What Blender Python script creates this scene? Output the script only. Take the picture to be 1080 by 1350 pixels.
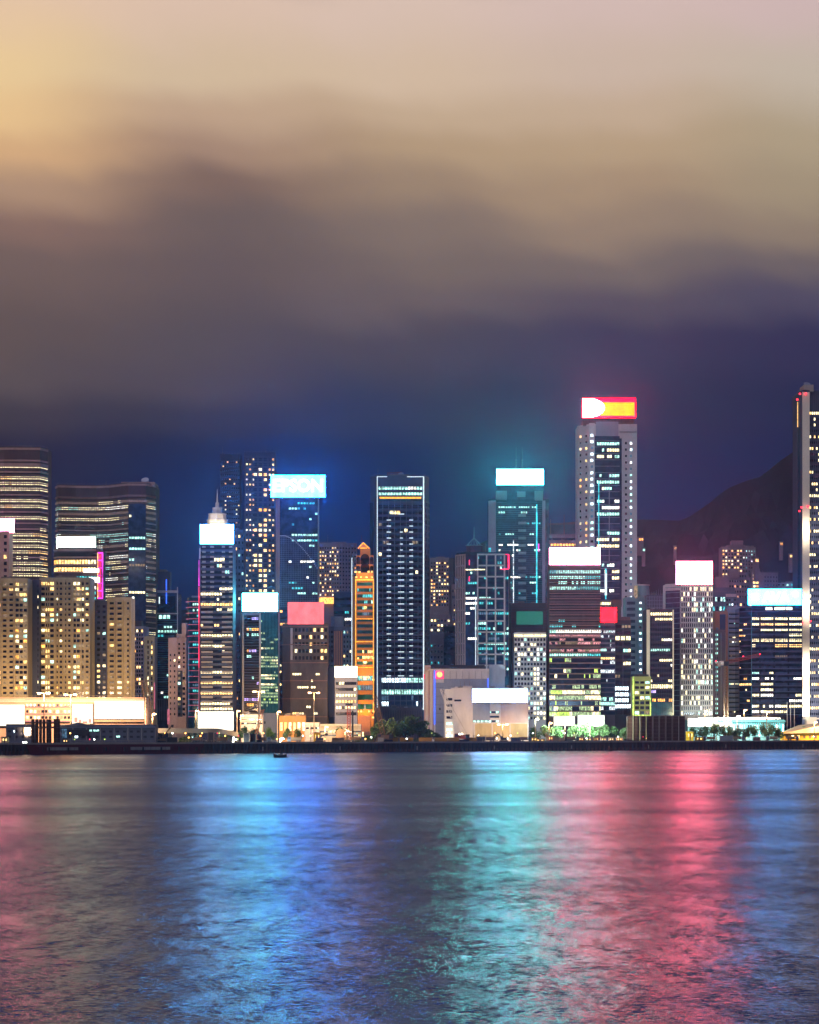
import bpy, math, random
from mathutils import Vector
random.seed(11)
R = random.Random(5)
scn = bpy.context.scene
col = scn.collection
for o in list(bpy.data.objects): bpy.data.objects.remove(o)

# ------------------------------------------------------------------ camera
F = 4000.0; HOR = 966.0; CAMH = 10.0; G = 5.0       # focal length in photo pixels, horizon row, eye height, quay level
cam = bpy.data.objects.new('camera', bpy.data.cameras.new('camera')); col.objects.link(cam)
cam.location = (0, 0, CAMH); cam.rotation_euler = (math.radians(90), 0, 0)
cam.data.sensor_fit = 'HORIZONTAL'; cam.data.sensor_width = 36
cam.data.lens = 36 * F / 1080; cam.data.shift_y = (HOR - 675) / 1080
cam.data.clip_start = 1; cam.data.clip_end = 60000
scn.camera = cam
scn.view_settings.view_transform = 'Standard'; scn.view_settings.look = 'None'
scn.view_settings.exposure = 0; scn.view_settings.gamma = 1
cy = scn.cycles
cy.use_denoising = True; cy.sample_clamp_indirect = 6; cy.sample_clamp_direct = 60; cy.max_bounces = 6; cy.diffuse_bounces = 2
cy.glossy_bounces = 3; cy.volume_bounces = 0; cy.caustics_reflective = False; cy.caustics_refractive = False
cy.use_light_tree = True

def lin(c):
    return tuple(((v/255/12.92) if v/255 <= .04045 else ((v/255+.055)/1.055)**2.4) for v in c)

# ------------------------------------------------------------------ world: night clouds lit by the city
w = bpy.data.worlds.new("World"); scn.world = w; w.use_nodes = True
nt = w.node_tree; nt.nodes.clear(); N = nt.nodes.new; LK = nt.links.new
def mth(op, a, b=None, c=None, clamp=False, tree=None):
    t = tree or nt
    n = t.nodes.new('ShaderNodeMath'); n.operation = op; n.use_clamp = clamp
    for i, v in enumerate((a, b, c)):
        if v is None: continue
        if isinstance(v, (int, float)): n.inputs[i].default_value = v
        else: t.links.new(v, n.inputs[i])
    return n.outputs[0]
tc = N('ShaderNodeTexCoord'); sp = N('ShaderNodeSeparateXYZ'); LK(tc.outputs['Generated'], sp.inputs[0])
dx, dy, dz = sp.outputs
hl = mth('SQRT', mth('ADD', mth('MULTIPLY', dx, dx), mth('MULTIPLY', dy, dy)))
v0 = mth('DIVIDE', dz, mth('MAXIMUM', hl, .02))
u0 = mth('ARCTAN2', dx, dy)
cmb = N('ShaderNodeCombineXYZ'); LK(mth('MULTIPLY', u0, 15), cmb.inputs[0]); LK(mth('ADD', mth('MULTIPLY', v0, 30), mth('MULTIPLY', u0, 14)), cmb.inputs[1])
nz = N('ShaderNodeTexNoise'); LK(cmb.outputs[0], nz.inputs['Vector']); nz.inputs['Scale'].default_value = 1.0
nz.inputs['Detail'].default_value = 3.0; nz.inputs['Roughness'].default_value = .42
nf = mth('SUBTRACT', nz.outputs['Fac'], .5)
v1 = mth('ADD', v0, mth('MULTIPLY', nf, .022))
cmb2 = N('ShaderNodeCombineXYZ'); LK(mth('MULTIPLY', u0, 6), cmb2.inputs[0]); LK(mth('MULTIPLY', v0, 14), cmb2.inputs[1]); cmb2.inputs[2].default_value = 3.3
nz2 = N('ShaderNodeTexNoise'); LK(cmb2.outputs[0], nz2.inputs['Vector']); nz2.inputs['Scale'].default_value = 1.0; nz2.inputs['Detail'].default_value = 1.0
u1 = mth('ADD', u0, mth('MULTIPLY', mth('SUBTRACT', nz2.outputs['Fac'], .5), .05))
VMAX = .30
tfac = mth('DIVIDE', v1, VMAX, clamp=True)
SKY = {   # colours of the sky per azimuth column, photo rows
 0:   {0:(222,190,160),100:(228,196,146),160:(226,188,136),205:(208,166,122),245:(170,137,112),300:(130,102,92),350:(110,90,85),450:(98,82,80),500:(90,78,80),550:(68,60,72),600:(30,27,60),660:(20,18,58),760:(12,16,60)},
 270: {0:(213,185,165),100:(205,180,150),150:(186,156,130),200:(160,130,110),250:(122,98,88),300:(104,88,85),350:(97,82,82),450:(87,76,80),500:(80,70,78),550:(58,54,72),600:(22,27,66),660:(6,20,70),760:(2,18,66)},
 540: {0:(210,185,170),100:(205,180,155),150:(190,164,136),200:(175,148,118),250:(152,128,106),300:(126,108,98),350:(114,98,92),400:(102,88,88),450:(76,68,80),550:(46,50,76),600:(12,28,74),660:(0,18,76),760:(0,20,74)},
 810: {0:(205,180,172),100:(198,175,158),150:(190,165,140),200:(178,152,122),250:(164,138,112),300:(146,124,106),350:(112,98,95),400:(82,72,86),450:(56,50,80),550:(34,40,76),600:(14,32,78),660:(2,26,78),760:(0,22,76)},
 1080:{0:(200,175,172),100:(190,175,158),200:(170,152,125),260:(158,140,115),310:(138,120,104),360:(104,92,94),400:(74,68,90),450:(42,40,78),550:(24,32,76),600:(8,28,78),660:(4,24,76),760:(0,20,74)},
}
ramps = []
for px in sorted(SKY):
    r = N('ShaderNodeValToRGB'); LK(tfac, r.inputs[0]); cr = r.color_ramp; cr.interpolation = 'EASE'
    pts = sorted(((966-y)/F/VMAX, tuple(v*(1 if y < 450 else .95 if y < 550 else .86) for v in c)) for y, c in SKY[px].items())
    pts = [(0.0, pts[0][1])] + pts + [(.90, (100, 90, 110)), (1.0, (34, 38, 80))]
    while len(cr.elements) < len(pts): cr.elements.new(.5)
    for e, (p, c) in zip(cr.elements, pts): e.position = p
    for e, (p, c) in zip(cr.elements, pts): e.color = (*lin(c), 1)
    ramps.append((( px-540)/F, r.outputs[0]))
cur = ramps[0][1]
for (ua, _), (ub, cb) in zip(ramps, ramps[1:]):
    mr = N('ShaderNodeMapRange'); mr.interpolation_type = 'SMOOTHSTEP'; LK(u1, mr.inputs[0]); mr.inputs[1].default_value = ua; mr.inputs[2].default_value = ub
    mx = N('ShaderNodeMix'); mx.data_type = 'RGBA'; LK(mr.outputs[0], mx.inputs[0]); LK(cur, mx.inputs[6]); LK(cb, mx.inputs[7]); cur = mx.outputs[2]
bg = N('ShaderNodeBackground'); LK(cur, bg.inputs[0]); bg.inputs[1].default_value = 1.17
wo = N('ShaderNodeOutputWorld'); LK(bg.outputs[0], wo.inputs[0])

# one weak, broad sun lamp: the glow of the opposite shore's clouds
sun = bpy.data.objects.new('sun', bpy.data.lights.new('sun', 'SUN')); col.objects.link(sun)
sun.data.energy = .9; sun.data.angle = math.radians(40); sun.data.color = (.82, .80, 1)
sun.rotation_euler = (math.radians(58), 0, math.radians(-22))

# ------------------------------------------------------------------ materials
MATS = {}
def nm(name):
    m = bpy.data.materials.new(name); m.use_nodes = True; MATS[name] = m
    return m, m.node_tree, m.node_tree.nodes['Principled BSDF']
def paint(name, c, rough=.7, metal=0, var=.25, scale=.12, spec=.3):
    """plain surface with weathering stains running down"""
    m, t, p = nm(name)
    geo = t.nodes.new('ShaderNodeNewGeometry'); mp = t.nodes.new('ShaderNodeMapping'); mp.inputs['Scale'].default_value = (1, 1, .35)
    t.links.new(geo.outputs['Position'], mp.inputs[0])
    n = t.nodes.new('ShaderNodeTexNoise'); n.inputs['Scale'].default_value = scale; n.inputs['Detail'].default_value = 6; n.inputs['Roughness'].default_value = .7
    t.links.new(mp.outputs[0], n.inputs['Vector'])
    mr = t.nodes.new('ShaderNodeMapRange'); mr.inputs[1].default_value = .3; mr.inputs[2].default_value = .7
    mr.inputs[3].default_value = 1-var; mr.inputs[4].default_value = 1+var*.6; t.links.new(n.outputs['Fac'], mr.inputs[0])
    h = t.nodes.new('ShaderNodeVectorMath'); h.operation = 'SCALE'; h.inputs[0].default_value = c; t.links.new(mr.outputs[0], h.inputs['Scale'])
    t.links.new(h.outputs[0], p.inputs['Base Color'])
    p.inputs['Roughness'].default_value = rough; p.inputs['Metallic'].default_value = metal; p.inputs['Specular IOR Level'].default_value = spec
    return m
def glass(name, c, rough=.12):
    m, t, p = nm(name)
    geo = t.nodes.new('ShaderNodeNewGeometry'); n = t.nodes.new('ShaderNodeTexNoise'); n.inputs['Scale'].default_value = .3; n.inputs['Detail'].default_value = 4
    t.links.new(geo.outputs['Position'], n.inputs['Vector'])
    mr = t.nodes.new('ShaderNodeMapRange'); mr.inputs[1].default_value = .35; mr.inputs[2].default_value = .65
    mr.inputs[3].default_value = .55; mr.inputs[4].default_value = 1.5; t.links.new(n.outputs['Fac'], mr.inputs[0])
    h = t.nodes.new('ShaderNodeVectorMath'); h.operation = 'SCALE'; h.inputs[0].default_value = c; t.links.new(mr.outputs[0], h.inputs['Scale'])
    t.links.new(h.outputs[0], p.inputs['Base Color'])
    p.inputs['Roughness'].default_value = rough; p.inputs['Specular IOR Level'].default_value = .9; p.inputs['Metallic'].default_value = .35
    return m
def glow(name, c, s, noise=0.0, scale=.9, sample=False, zs=.6):
    m, t, p = nm(name)
    p.inputs['Base Color'].default_value = (.03, .03, .03, 1)
    p.inputs['Emission Color'].default_value = (*c, 1); p.inputs['Emission Strength'].default_value = s
    if noise:
        geo = t.nodes.new('ShaderNodeNewGeometry'); mp = t.nodes.new('ShaderNodeMapping'); mp.inputs['Scale'].default_value = (1, 1, zs)
        t.links.new(geo.outputs['Position'], mp.inputs[0])
        n = t.nodes.new('ShaderNodeTexNoise'); n.inputs['Scale'].default_value = scale; n.inputs['Detail'].default_value = 3; n.inputs['Roughness'].default_value = .7
        t.links.new(mp.outputs[0], n.inputs['Vector'])
        mr = t.nodes.new('ShaderNodeMapRange'); mr.inputs[1].default_value = .36; mr.inputs[2].default_value = .64
        mr.inputs[3].default_value = s*(1-noise); mr.inputs[4].default_value = s*(1+noise); t.links.new(n.outputs['Fac'], mr.inputs[0])
        t.links.new(mr.outputs[0], p.inputs['Emission Strength'])
    m.cycles.emission_sampling = 'FRONT' if sample else 'NONE'
    return m
M = MATS
paint('concrete', (.30, .29, .28)); paint('tan', (.47, .39, .23), var=.35); paint('tan_dark', (.20, .16, .11)); paint('pinkish', (.50, .32, .26)); paint('beige', (.60, .58, .60), scale=.3, var=.12)
paint('navy_wall', (.05, .065, .13)); paint('slate', (.10, .11, .16)); paint('brown_band', (.34, .20, .16)); paint('brown_dark', (.12, .075, .075)); paint('dark', (.025, .026, .04))
paint('white_wall', (.62, .60, .60), var=.18); paint('pale_pink', (.50, .38, .38)); paint('grey_blue', (.26, .30, .40)); paint('teal_wall', (.05, .22, .28)); paint('teal_pale', (.16, .34, .38)); paint('orange_wall', (.50, .20, .10))
paint('gold', (.30, .15, .05)); paint('rust', (.055, .022, .014), var=.5); paint('olive', (.40, .42, .14)); paint('netting', (.17, .14, .12), var=.5, scale=.08); paint('crate_yellow', (.30, .16, .02)); paint('maroon', (.10, .02, .035)); paint('steel', (.22, .18, .16), rough=.5)
paint('crane_red', (.30, .06, .04)); paint('crane_brown', (.20, .12, .08)); paint('yellow', (.65, .38, .02)); paint('asphalt', (.05, .05, .05)); paint('lamp_post', (.30, .24, .18)); paint('hill_tower', (.22, .16, .18)); paint('bark', (.06, .04, .03)); paint('cream_pole', (.72, .66, .55), var=.08)
paint('fleck_violet', (.15, .13, .2)); paint('pale_fin', (.75, .66, .5), var=.1); paint('boardgreen', (.02, .16, .11), var=.03)
glass('glass_navy', (.010, .016, .05)); glass('glass_blue', (.016, .045, .13)); glass('glass_teal', (.01, .09, .14)); glass('glass_brown', (.03, .018, .02)); glass('glass_slate', (.05, .075, .15))
paint('quay_stone', (.06, .055, .06), var=.6, scale=.25)
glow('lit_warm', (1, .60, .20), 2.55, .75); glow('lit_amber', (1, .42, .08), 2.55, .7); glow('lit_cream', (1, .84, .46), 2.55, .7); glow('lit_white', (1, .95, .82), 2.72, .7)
glow('lit_cool', (.50, 1, .85), 1.70, .8); glow('lit_teal', (.06, .60, .62), 1.27, .8); glow('lit_dim', (.8, .55, .30), 0.37, .8); glow('lit_dimblue', (.12, .3, .5), 0.51, .8); glow('lit_pink', (1, .40, .42), 1.36, .8); glow('lit_violet', (.55, .40, 1), 1.70, .8)
glow('lit_ice', (.75, .92, 1), 3.23, .8); glow('lit_lime', (.7, 1, .15), 1.53, .6)
glow('line_ice', (.80, .95, 1), 1.25, .15); glow('line_warm', (1, .55, .15), 2.0, .5); glow('line_red', (1, .02, .10), 2.4, .5, scale=.15); glow('line_magenta', (1, .04, .75), 1.8, .7, scale=.12); glow('line_teal', (.05, .85, .95), 1.1, .7, scale=.2); glow('line_blue', (.03, .12, 1), 2.4, .2)
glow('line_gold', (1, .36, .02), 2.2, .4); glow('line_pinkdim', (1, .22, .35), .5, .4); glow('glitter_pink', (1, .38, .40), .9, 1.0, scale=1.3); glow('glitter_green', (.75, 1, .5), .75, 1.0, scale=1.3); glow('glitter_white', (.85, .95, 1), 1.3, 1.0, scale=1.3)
glow('lit_letters', (1, .98, .90), 3.5, .1); glow('beacon', (1, .02, .04), 6, sample=False)

PAL = {
 'office': [('lit_cream', 5), ('lit_white', 3), ('lit_cool', 2)],
 'warm': [('lit_warm', 6), ('lit_cream', 4), ('lit_amber', 2)],
 'home': [('lit_warm', 5), ('lit_cream', 3), ('lit_cool', 2), ('lit_dim', 6), ('lit_amber', 1)],
 'cool': [('lit_cool', 6), ('lit_white', 2), ('lit_teal', 4)],
 'teal': [('lit_cool', 3), ('lit_teal', 7), ('lit_dimblue', 3)],
 'mix': [('lit_cream', 4), ('lit_cool', 3), ('lit_dim', 4), ('lit_white', 2)],
 'yellow': [('lit_cream', 9), ('lit_warm', 2)],
 'ice': [('lit_ice', 6), ('lit_cool', 2), ('lit_dimblue', 2)],
 'pink': [('glitter_pink', 6), ('lit_pink', 1), ('lit_dim', 2)],
 'green': [('glitter_green', 6), ('lit_lime', 1), ('lit_cream', 2)],
 'gw': [('glitter_white', 6), ('lit_cool', 2)],
 'odd': [('lit_violet', 3), ('lit_amber', 3), ('lit_cool', 3)],
}
def pick(pal):
    p = PAL[pal]; r = R.uniform(0, sum(x[1] for x in p))
    for n, wgt in p:
        r -= wgt
        if r <= 0: return n
    return p[-1][0]

# ------------------------------------------------------------------ mesh builder
class MB:
    def __init__(s): s.v = []; s.f = []; s.m = []; s.mats = []
    def mi(s, name):
        if name not in s.mats: s.mats.append(name)
        return s.mats.index(name)
    def quad(s, a, b, c, d, mat): s.poly([a, b, c, d], mat)
    def poly(s, pts, mat):
        i = len(s.v); s.v += [tuple(p) for p in pts]; s.f.append(tuple(range(i, i+len(pts)))); s.m.append(s.mi(mat))
    def hexa(s, p, mat):      # p: 4 bottom, 4 top
        i = len(s.v); s.v += [tuple(q) for q in p]; k = s.mi(mat)
        for f in ((0,3,2,1), (4,5,6,7), (0,1,5,4), (1,2,6,5), (2,3,7,6), (3,0,4,7)): s.f.append(tuple(i+j for j in f)); s.m.append(k)
    def box(s, x0, x1, y0, y1, z0, z1, mat):
        s.hexa([(x0,y0,z0),(x1,y0,z0),(x1,y1,z0),(x0,y1,z0),(x0,y0,z1),(x1,y0,z1),(x1,y1,z1),(x0,y1,z1)], mat)
    def tube(s, a, b, r0, r1, mat, n=8, caps=True):
        a = Vector(a); b = Vector(b); d = (b-a).normalized(); u = d.orthogonal().normalized(); q = d.cross(u)
        i = len(s.v); k = s.mi(mat)
        for c, r in ((a, r0), (b, r1)):
            for j in range(n):
                t = 2*math.pi*j/n; s.v.append(tuple(c+u*math.cos(t)*r+q*math.sin(t)*r))
        for j in range(n):
            s.f.append((i+j, i+(j+1) % n, i+n+(j+1) % n, i+n+j)); s.m.append(k)
        if caps:
            s.f.append(tuple(i+j for j in reversed(range(n)))); s.m.append(k); s.f.append(tuple(i+n+j for j in range(n))); s.m.append(k)
    def lattice(s, a, b, wd, mat, n=8, r=.12):     # four-chord truss
        a = Vector(a); b = Vector(b); d = (b-a).normalized(); u = d.cross(Vector((0, 1, 0)))
        if u.length < .1: u = Vector((1, 0, 0))
        u = u.normalized()*wd/2; q = d.cross(u).normalized()*wd/2
        cs = [u+q, u-q, -u-q, -u+q]
        for c in cs: s.tube(a+c, b+c, r, r, mat, 4, False)
        for k in range(n):
            p0 = a+(b-a)*k/n; p1 = a+(b-a)*(k+1)/n
            for j in range(4): s.tube(p0+cs[j], p1+cs[(j+1) % 4], r*.7, r*.7, mat, 3, False)
    def build(s, name, parent=None, loc=None):
        me = bpy.data.meshes.new(name); me.from_pydata(s.v, [], s.f)
        for n in s.mats: me.materials.append(M[n])
        me.polygons.foreach_set('material_index', s.m); me.update()
        o = bpy.data.objects.new(name, me); col.objects.link(o)
        if parent: o.parent = parent
        if loc: o.location = loc
        return o
def tag(o, label=None, cat=None, group=None, kind=None):
    if label: o['label'] = label
    if cat: o['category'] = cat
    if group: o['group'] = group
    if kind: o['kind'] = kind
    return o
def empty(name, loc, label, cat, group=None):
    o = bpy.data.objects.new(name, None); o.empty_display_size = 2; o.location = loc; col.objects.link(o)
    return tag(o, label, cat, group)
def X(px, Y): return (px-540)*Y/F
def Z(py, Y): return CAMH+(HOR-py)*Y/F
def Q(px): return 40000/(29-7.5*px/1080)            # distance of the quay edge

# ------------------------------------------------------------------ facade language
def LIT(p):
    return p if callable(p) else (lambda fx, fz: p)
class Bld:
    def __init__(s, kind, label, cat, chain, top, d, wall, depth=26, group=None, roof='dark', basez=G):
        mid = (chain[0][0]+chain[-1][0])/2
        s.Y = Q(mid)+d; s.top = top; s.pxr = (chain[0][0], chain[-1][0])
        P = [Vector((X(px, s.Y), s.Y+dy)) for px, dy in chain]
        cx = (P[0].x+P[-1].x)/2; s.org = Vector((cx, s.Y+depth/2, basez))
        s.root = empty(kind, s.org, label, cat, group)
        s.P = [Vector((p.x-cx, p.y-s.org.y)) for p in P]
        s.zt = Z(top, s.Y)-basez; s.basez = basez; s.items = {}
        yb = max(max(p.y for p in s.P)+2, depth/2)
        m = MB(); ring = s.P+[Vector((s.P[-1].x, yb)), Vector((s.P[0].x, yb))]
        s.ring = ring; n = len(ring)
        for i in range(n):
            a, b = ring[i], ring[(i+1) % n]
            m.quad((a.x,a.y,0), (b.x,b.y,0), (b.x,b.y,s.zt), (a.x,a.y,s.zt), wall)
        m.poly([(p.x, p.y, s.zt) for p in ring], roof)
        # parapet upstand
        for i in range(n):
            a, b = ring[i], ring[(i+1) % n]; c = Vector((0, sum(p.y for p in ring)/n))
            a2 = a+(c-a).normalized()*.4; b2 = b+(c-b).normalized()*.4
            m.hexa([(a.x,a.y,s.zt),(b.x,b.y,s.zt),(b2.x,b2.y,s.zt),(a2.x,a2.y,s.zt),(a.x,a.y,s.zt+1),(b.x,b.y,s.zt+1),(b2.x,b2.y,s.zt+1),(a2.x,a2.y,s.zt+1)], wall)
        s.wallmb = m; s.wall = wall; s.extra = {}
    def z(s, py): return Z(py, s.Y)-s.basez
    def seg(s, i):
        a, b = s.P[i], s.P[i+1]; t = (b-a); L = t.length; t = t/L
        return a, t, Vector((t.y, -t.x)), L
    def slab(s, mb, i, f0, f1, z0, z1, o0, o1, mat):
        a, t, n, L = s.seg(i)
        p = [a+t*(L*f0)+n*o1, a+t*(L*f1)+n*o1, a+t*(L*f1)+n*o0, a+t*(L*f0)+n*o0]
        mb.hexa([(q.x,q.y,z0) for q in p]+[(q.x,q.y,z1) for q in p], mat)
    def rib(s, segs, y0, y1, rows, pane, hf, lit, pal, f=(0, 1), gl='glass_navy', name='window_band', off=.12, skip=()):
        lit = LIT(lit); zt, zb = s.z(y0), s.z(y1)
        segs = [segs] if isinstance(segs, int) else segs
        for r in range(rows):
            if r in skip: continue
            mb = MB(); h = (zt-zb)/rows; zc = zt-h*(r+.5); rf = R.choice([0, .25, .8, 1.2, 1.7]); on = False; cur = pick(pal); score = 0; last = None
            for k, i in enumerate(segs):
                a, t, n, L = s.seg(i); Lf = L*(f[1]-f[0]); npn = max(1, round(Lf/(pane*s.Y/F)))
                # glass of the whole band, then panes 6 cm proud
                s.slab(mb, i, f[0], f[1], zc-h*hf/2, zc+h*hf/2, 0, off, gl)
                for j in range(npn):
                    fx = f[0]+(f[1]-f[0])*j/npn; fx2 = f[0]+(f[1]-f[0])*(j+1)/npn
                    p = lit((k+fx)/len(segs), (r+.5)/rows)*rf
                    if R.random() < .45 or j == 0: on = R.random() < p; 
                    if R.random() < .12: cur = pick(pal)
                    if on:
                        g = (fx2-fx)*.12
                        s.slab(mb, i, fx+g, fx2-g, zc-h*hf*.42, zc+h*hf*.45, off, off+.06, cur); score += 1
            s.items.setdefault(name, []).append((score, mb))
    def grid(s, i, y0, y1, rows, cols, wf, hf, lit, pal, f=(0, 1), gl='glass_navy', name='window', balc=None, balcn=0, gb=None):
        lit = LIT(lit); zt, zb = s.z(y0), s.z(y1); h = (zt-zb)/rows
        for r in range(rows):
            for c in range(cols):
                fa = f[0]+(f[1]-f[0])*(c+.5-wf/2)/cols; fb = f[0]+(f[1]-f[0])*(c+.5+wf/2)/cols
                zc = zt-h*(r+.5); mb = MB(); on = R.random() < lit((c+.5)/cols, (r+.5)/rows)
                s.slab(mb, i, fa, fb, zc-h*hf/2, zc+h*hf/2, 0, .14, (pick(pal) if on else gl))
                s.items.setdefault(name, []).append(((2 if on else 0)+R.random(), mb))
                if balc:
                    b = MB(); d = (fb-fa)*.25
                    s.slab(b, i, fa-d, fb+d, zc-h*.5, zc-h*hf/2+h*.02, 0, 1.1, balc)
                    s.items.setdefault('balcony', []).append((R.random(), b))
    def panel(s, i, f0, f1, y0, y1, mat, off=.06, name='glass_wall', back=0):
        m = s.extra.setdefault(name, MB()); s.slab(m, i, f0, f1, s.z(y1), s.z(y0), back, off, mat)
    def fins(s, i, y0, y1, n, wf, mat, f=(0, 1), off=.5, name='vertical_fins'):
        m = s.extra.setdefault(name, MB())
        for k in range(n+1):
            c = f[0]+(f[1]-f[0])*k/n; d = wf*(f[1]-f[0])/n/2
            s.slab(m, i, max(0, c-d), min(1, c+d), s.z(y1), s.z(y0), 0, off, mat)
    def ledges(s, segs, y0, y1, n, hf, mat, f=(0, 1), off=.45, name='floor_ledges'):
        m = s.extra.setdefault(name, MB()); segs = [segs] if isinstance(segs, int) else segs
        zt, zb = s.z(y0), s.z(y1); h = (zt-zb)/n
        for k in range(n+1):
            zc = zt-h*k
            for i in segs: s.slab(m, i, f[0], f[1], zc-h*hf/2, zc+h*hf/2, 0, off, mat)
    def line(s, i, fx, y0, y1, wpx, mat, name='light_strip', off=.7):   # vertical strip of light
        m = MB(); a, t, n, L = s.seg(i); d = wpx*s.Y/F/2/L
        s.slab(m, i, fx-d, fx+d, s.z(y1), s.z(y0), off-.3, off, mat); m.build(name, s.root)
    def hline(s, i, f0, f1, y, hpx, mat, name='light_strip', off=.75):
        m = MB(); h = hpx*s.Y/F/2; s.slab(m, i, f0, f1, s.z(y)-h, s.z(y)+h, off-.3, off, mat); m.build(name, s.root)
    def lx(s, px): return X(px, s.Y)-s.org.x
    def block(s, px0, px1, y0, y1, mat, name='roof_block', dep=(.2, .8), roof=None):
        m = MB(); ys = [p.y for p in s.ring]; a, b = min(ys), max(ys)
        m.box(s.lx(px0), s.lx(px1), a+(b-a)*dep[0], a+(b-a)*dep[1], s.z(y1), s.z(y0), mat); return m.build(name, s.root)
    def mast(s, px, y0, y1, r, mat, name='mast'):
        m = MB(); m.tube((s.lx(px), 0, s.z(y1)), (s.lx(px), 0, s.z(y0)), r, r*.4, mat, 6); return m.build(name, s.root)
    def done(s):
        rr = random.Random(int(s.pxr[0]*7+s.top)); x0, x1 = min(p.x for p in s.ring), max(p.x for p in s.ring); ya = max(p.y for p in s.P)+1.5; yb = s.ring[-1].y-1
        if x1-x0 > 7 and s.zt > 12:
            for k in range(rr.randint(2, 5)):
                m = MB(); w_ = rr.uniform(.7, 2.2); x = rr.uniform(x0+w_+.5, x1-w_-.5); y = ya+(yb-ya)*rr.uniform(.1, .7); h = rr.uniform(.9, 2.6)
                if rr.random() < .35: m.tube((x,y,s.zt), (x,y,s.zt+h), w_*.6, w_*.6, rr.choice(['steel','grey_blue']), 10)
                else:
                    m.box(x-w_, x+w_, y, y+w_*1.5, s.zt+.02, s.zt+h, rr.choice(['steel','slate','concrete']))
                    for q in range(3): m.box(x-w_*.8, x+w_*.8, y-.06, y, s.zt+h*(.2+.25*q), s.zt+h*(.3+.25*q), 'dark')
                m.build('roof_plant', s.root)
            if rr.random() < .6:
                m = MB(); x = rr.uniform(x0+1, x1-1); y = ya+.5; h = rr.uniform(3, 8); m.tube((x,y,s.zt), (x,y,s.zt+h), .14, .06, 'steel', 5); m.tube((x-.8,y,s.zt+h*.7), (x+.8,y,s.zt+h*.7), .05, .05, 'steel', 4); m.build('aerial', s.root)
            m = MB(); yy = min(p.y for p in s.P)
            for i in range(len(s.P)-1):
                a, b_ = s.P[i], s.P[i+1]; L = (b_-a).length; m.tube((a.x,a.y+.5,s.zt+1.9), (b_.x,b_.y+.5,s.zt+1.9), .05, .05, 'steel', 4, False)
                for q in range(max(1, int(L/1.8))+1): p = a+(b_-a)*q/max(1, int(L/1.8)); m.tube((p.x,p.y+.5,s.zt+1), (p.x,p.y+.5,s.zt+1.95), .05, .05, 'steel', 4, False)
            m.build('roof_railing', s.root)
        s.wallmb.build('wall', s.root)
        for n, m in s.extra.items():
            if n in ('balcony_slabs', 'pale_panel_stack'):
                for k in range(len(m.v)//8):
                    q = MB(); q.v = m.v[k*8:k*8+8]; q.mats = m.mats; q.f = m.f[:6]; q.m = m.m[k*6:k*6+6]; q.build('balcony_slab' if n[0] == 'b' else 'pale_panel', s.root)
            else: m.build(n, s.root)
        for n, lst in s.items.items():
            lst.sort(key=lambda q: -q[0])
            for sc_, m in lst[:100]: m.build(n, s.root)
            if len(lst) > 100:
                big = MB()
                for sc_, m in lst[100:]:
                    k = len(big.v); big.v += m.v; ids = [big.mi(x) for x in m.mats]
                    big.f += [tuple(k+j for j in f) for f in m.f]; big.m += [ids[j] for j in m.m]
                big.build(n, s.root)['kind'] = 'stuff'
        return s

SIGNN = [0]
def text_mesh(name, txt, size, mat, parent, loc, depth=.15, bold=.02, sx=1.0, fit=None):
    cu = bpy.data.curves.new('t', 'FONT'); cu.body = txt; cu.size = size; cu.extrude = depth; cu.offset = bold*size
    cu.align_x = 'CENTER'; cu.align_y = 'CENTER'; cu.resolution_u = 3
    t = bpy.data.objects.new('t', cu); col.objects.link(t); bpy.context.view_layer.update()
    me = bpy.data.meshes.new_from_object(t.evaluated_get(bpy.context.evaluated_depsgraph_get()))
    bpy.data.objects.remove(t); me.materials.clear(); me.materials.append(M[mat])
    if fit: xs = [v.co.x for v in me.vertices]; sx = fit/(max(xs)-min(xs))
    o = bpy.data.objects.new(name, me); col.objects.link(o); o.parent = parent; o.location = loc; o.rotation_euler = (math.radians(90), 0, 0); o.scale = (sx, 1, 1)
    return o
def sign(px0, px1, y0, y1, Y, colr, label, stand=None, frame='dark', noise=.12, kind='billboard', thick=.8, roofy=None, edge=None):
    """an internally lit board on a steel frame; stand = photo row of the roof it stands on"""
    SIGNN[0] += 1; k = 'sign_light_%d' % SIGNN[0]; s = max(colr)*(3.1 if max(colr) > 2 else 1); colr = tuple(c*s/max(colr) for c in colr); glow(k, tuple(c/s for c in colr), s, noise, scale=.25, sample=True)
    cx = (X(px0, Y)+X(px1, Y))/2; w2 = (X(px1, Y)-X(px0, Y))/2; zb, zt = Z(y1, Y), Z(y0, Y)
    bz = Z(stand, Y) if stand else zb-1.0
    root = empty(kind, (cx, Y, bz), label, 'billboard')
    m = MB(); m.box(-w2, w2, .02, .12, zb-bz, zt-bz, frame); m.quad((-w2,0,zb-bz), (w2,0,zb-bz), (w2,0,zt-bz), (-w2,0,zt-bz), k); m.build('lit_panel', root)
    m = MB(); m.box(-w2-.12, w2+.12, .13, thick, zb-bz-.12, zt-bz+.12, frame)
    n = max(2, int(w2/3))
    for j in range(n+1):
        x = -w2+.3+(2*w2-.6)*j/n; m.tube((x, thick+.1, 0), (x, thick+.1, zt-bz), .14, .14, frame, 5)
        m.tube((x, thick+4, 0), (x, thick+.1, (zt-bz)*.8), .12, .12, frame, 5)
    m.build('frame', root)
    return root
exec_after = []
def bsign(b, px0, px1, y0, y1, colr, label, dy=1.5, **k):
    Y = b.Y+dy; zr = b.zt+b.basez
    stand = HOR-(zr-CAMH)*F/Y
    return sign(px0, px1, y0, y1, Y, colr, label, stand=max(stand, y1+.5), **k)

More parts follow.
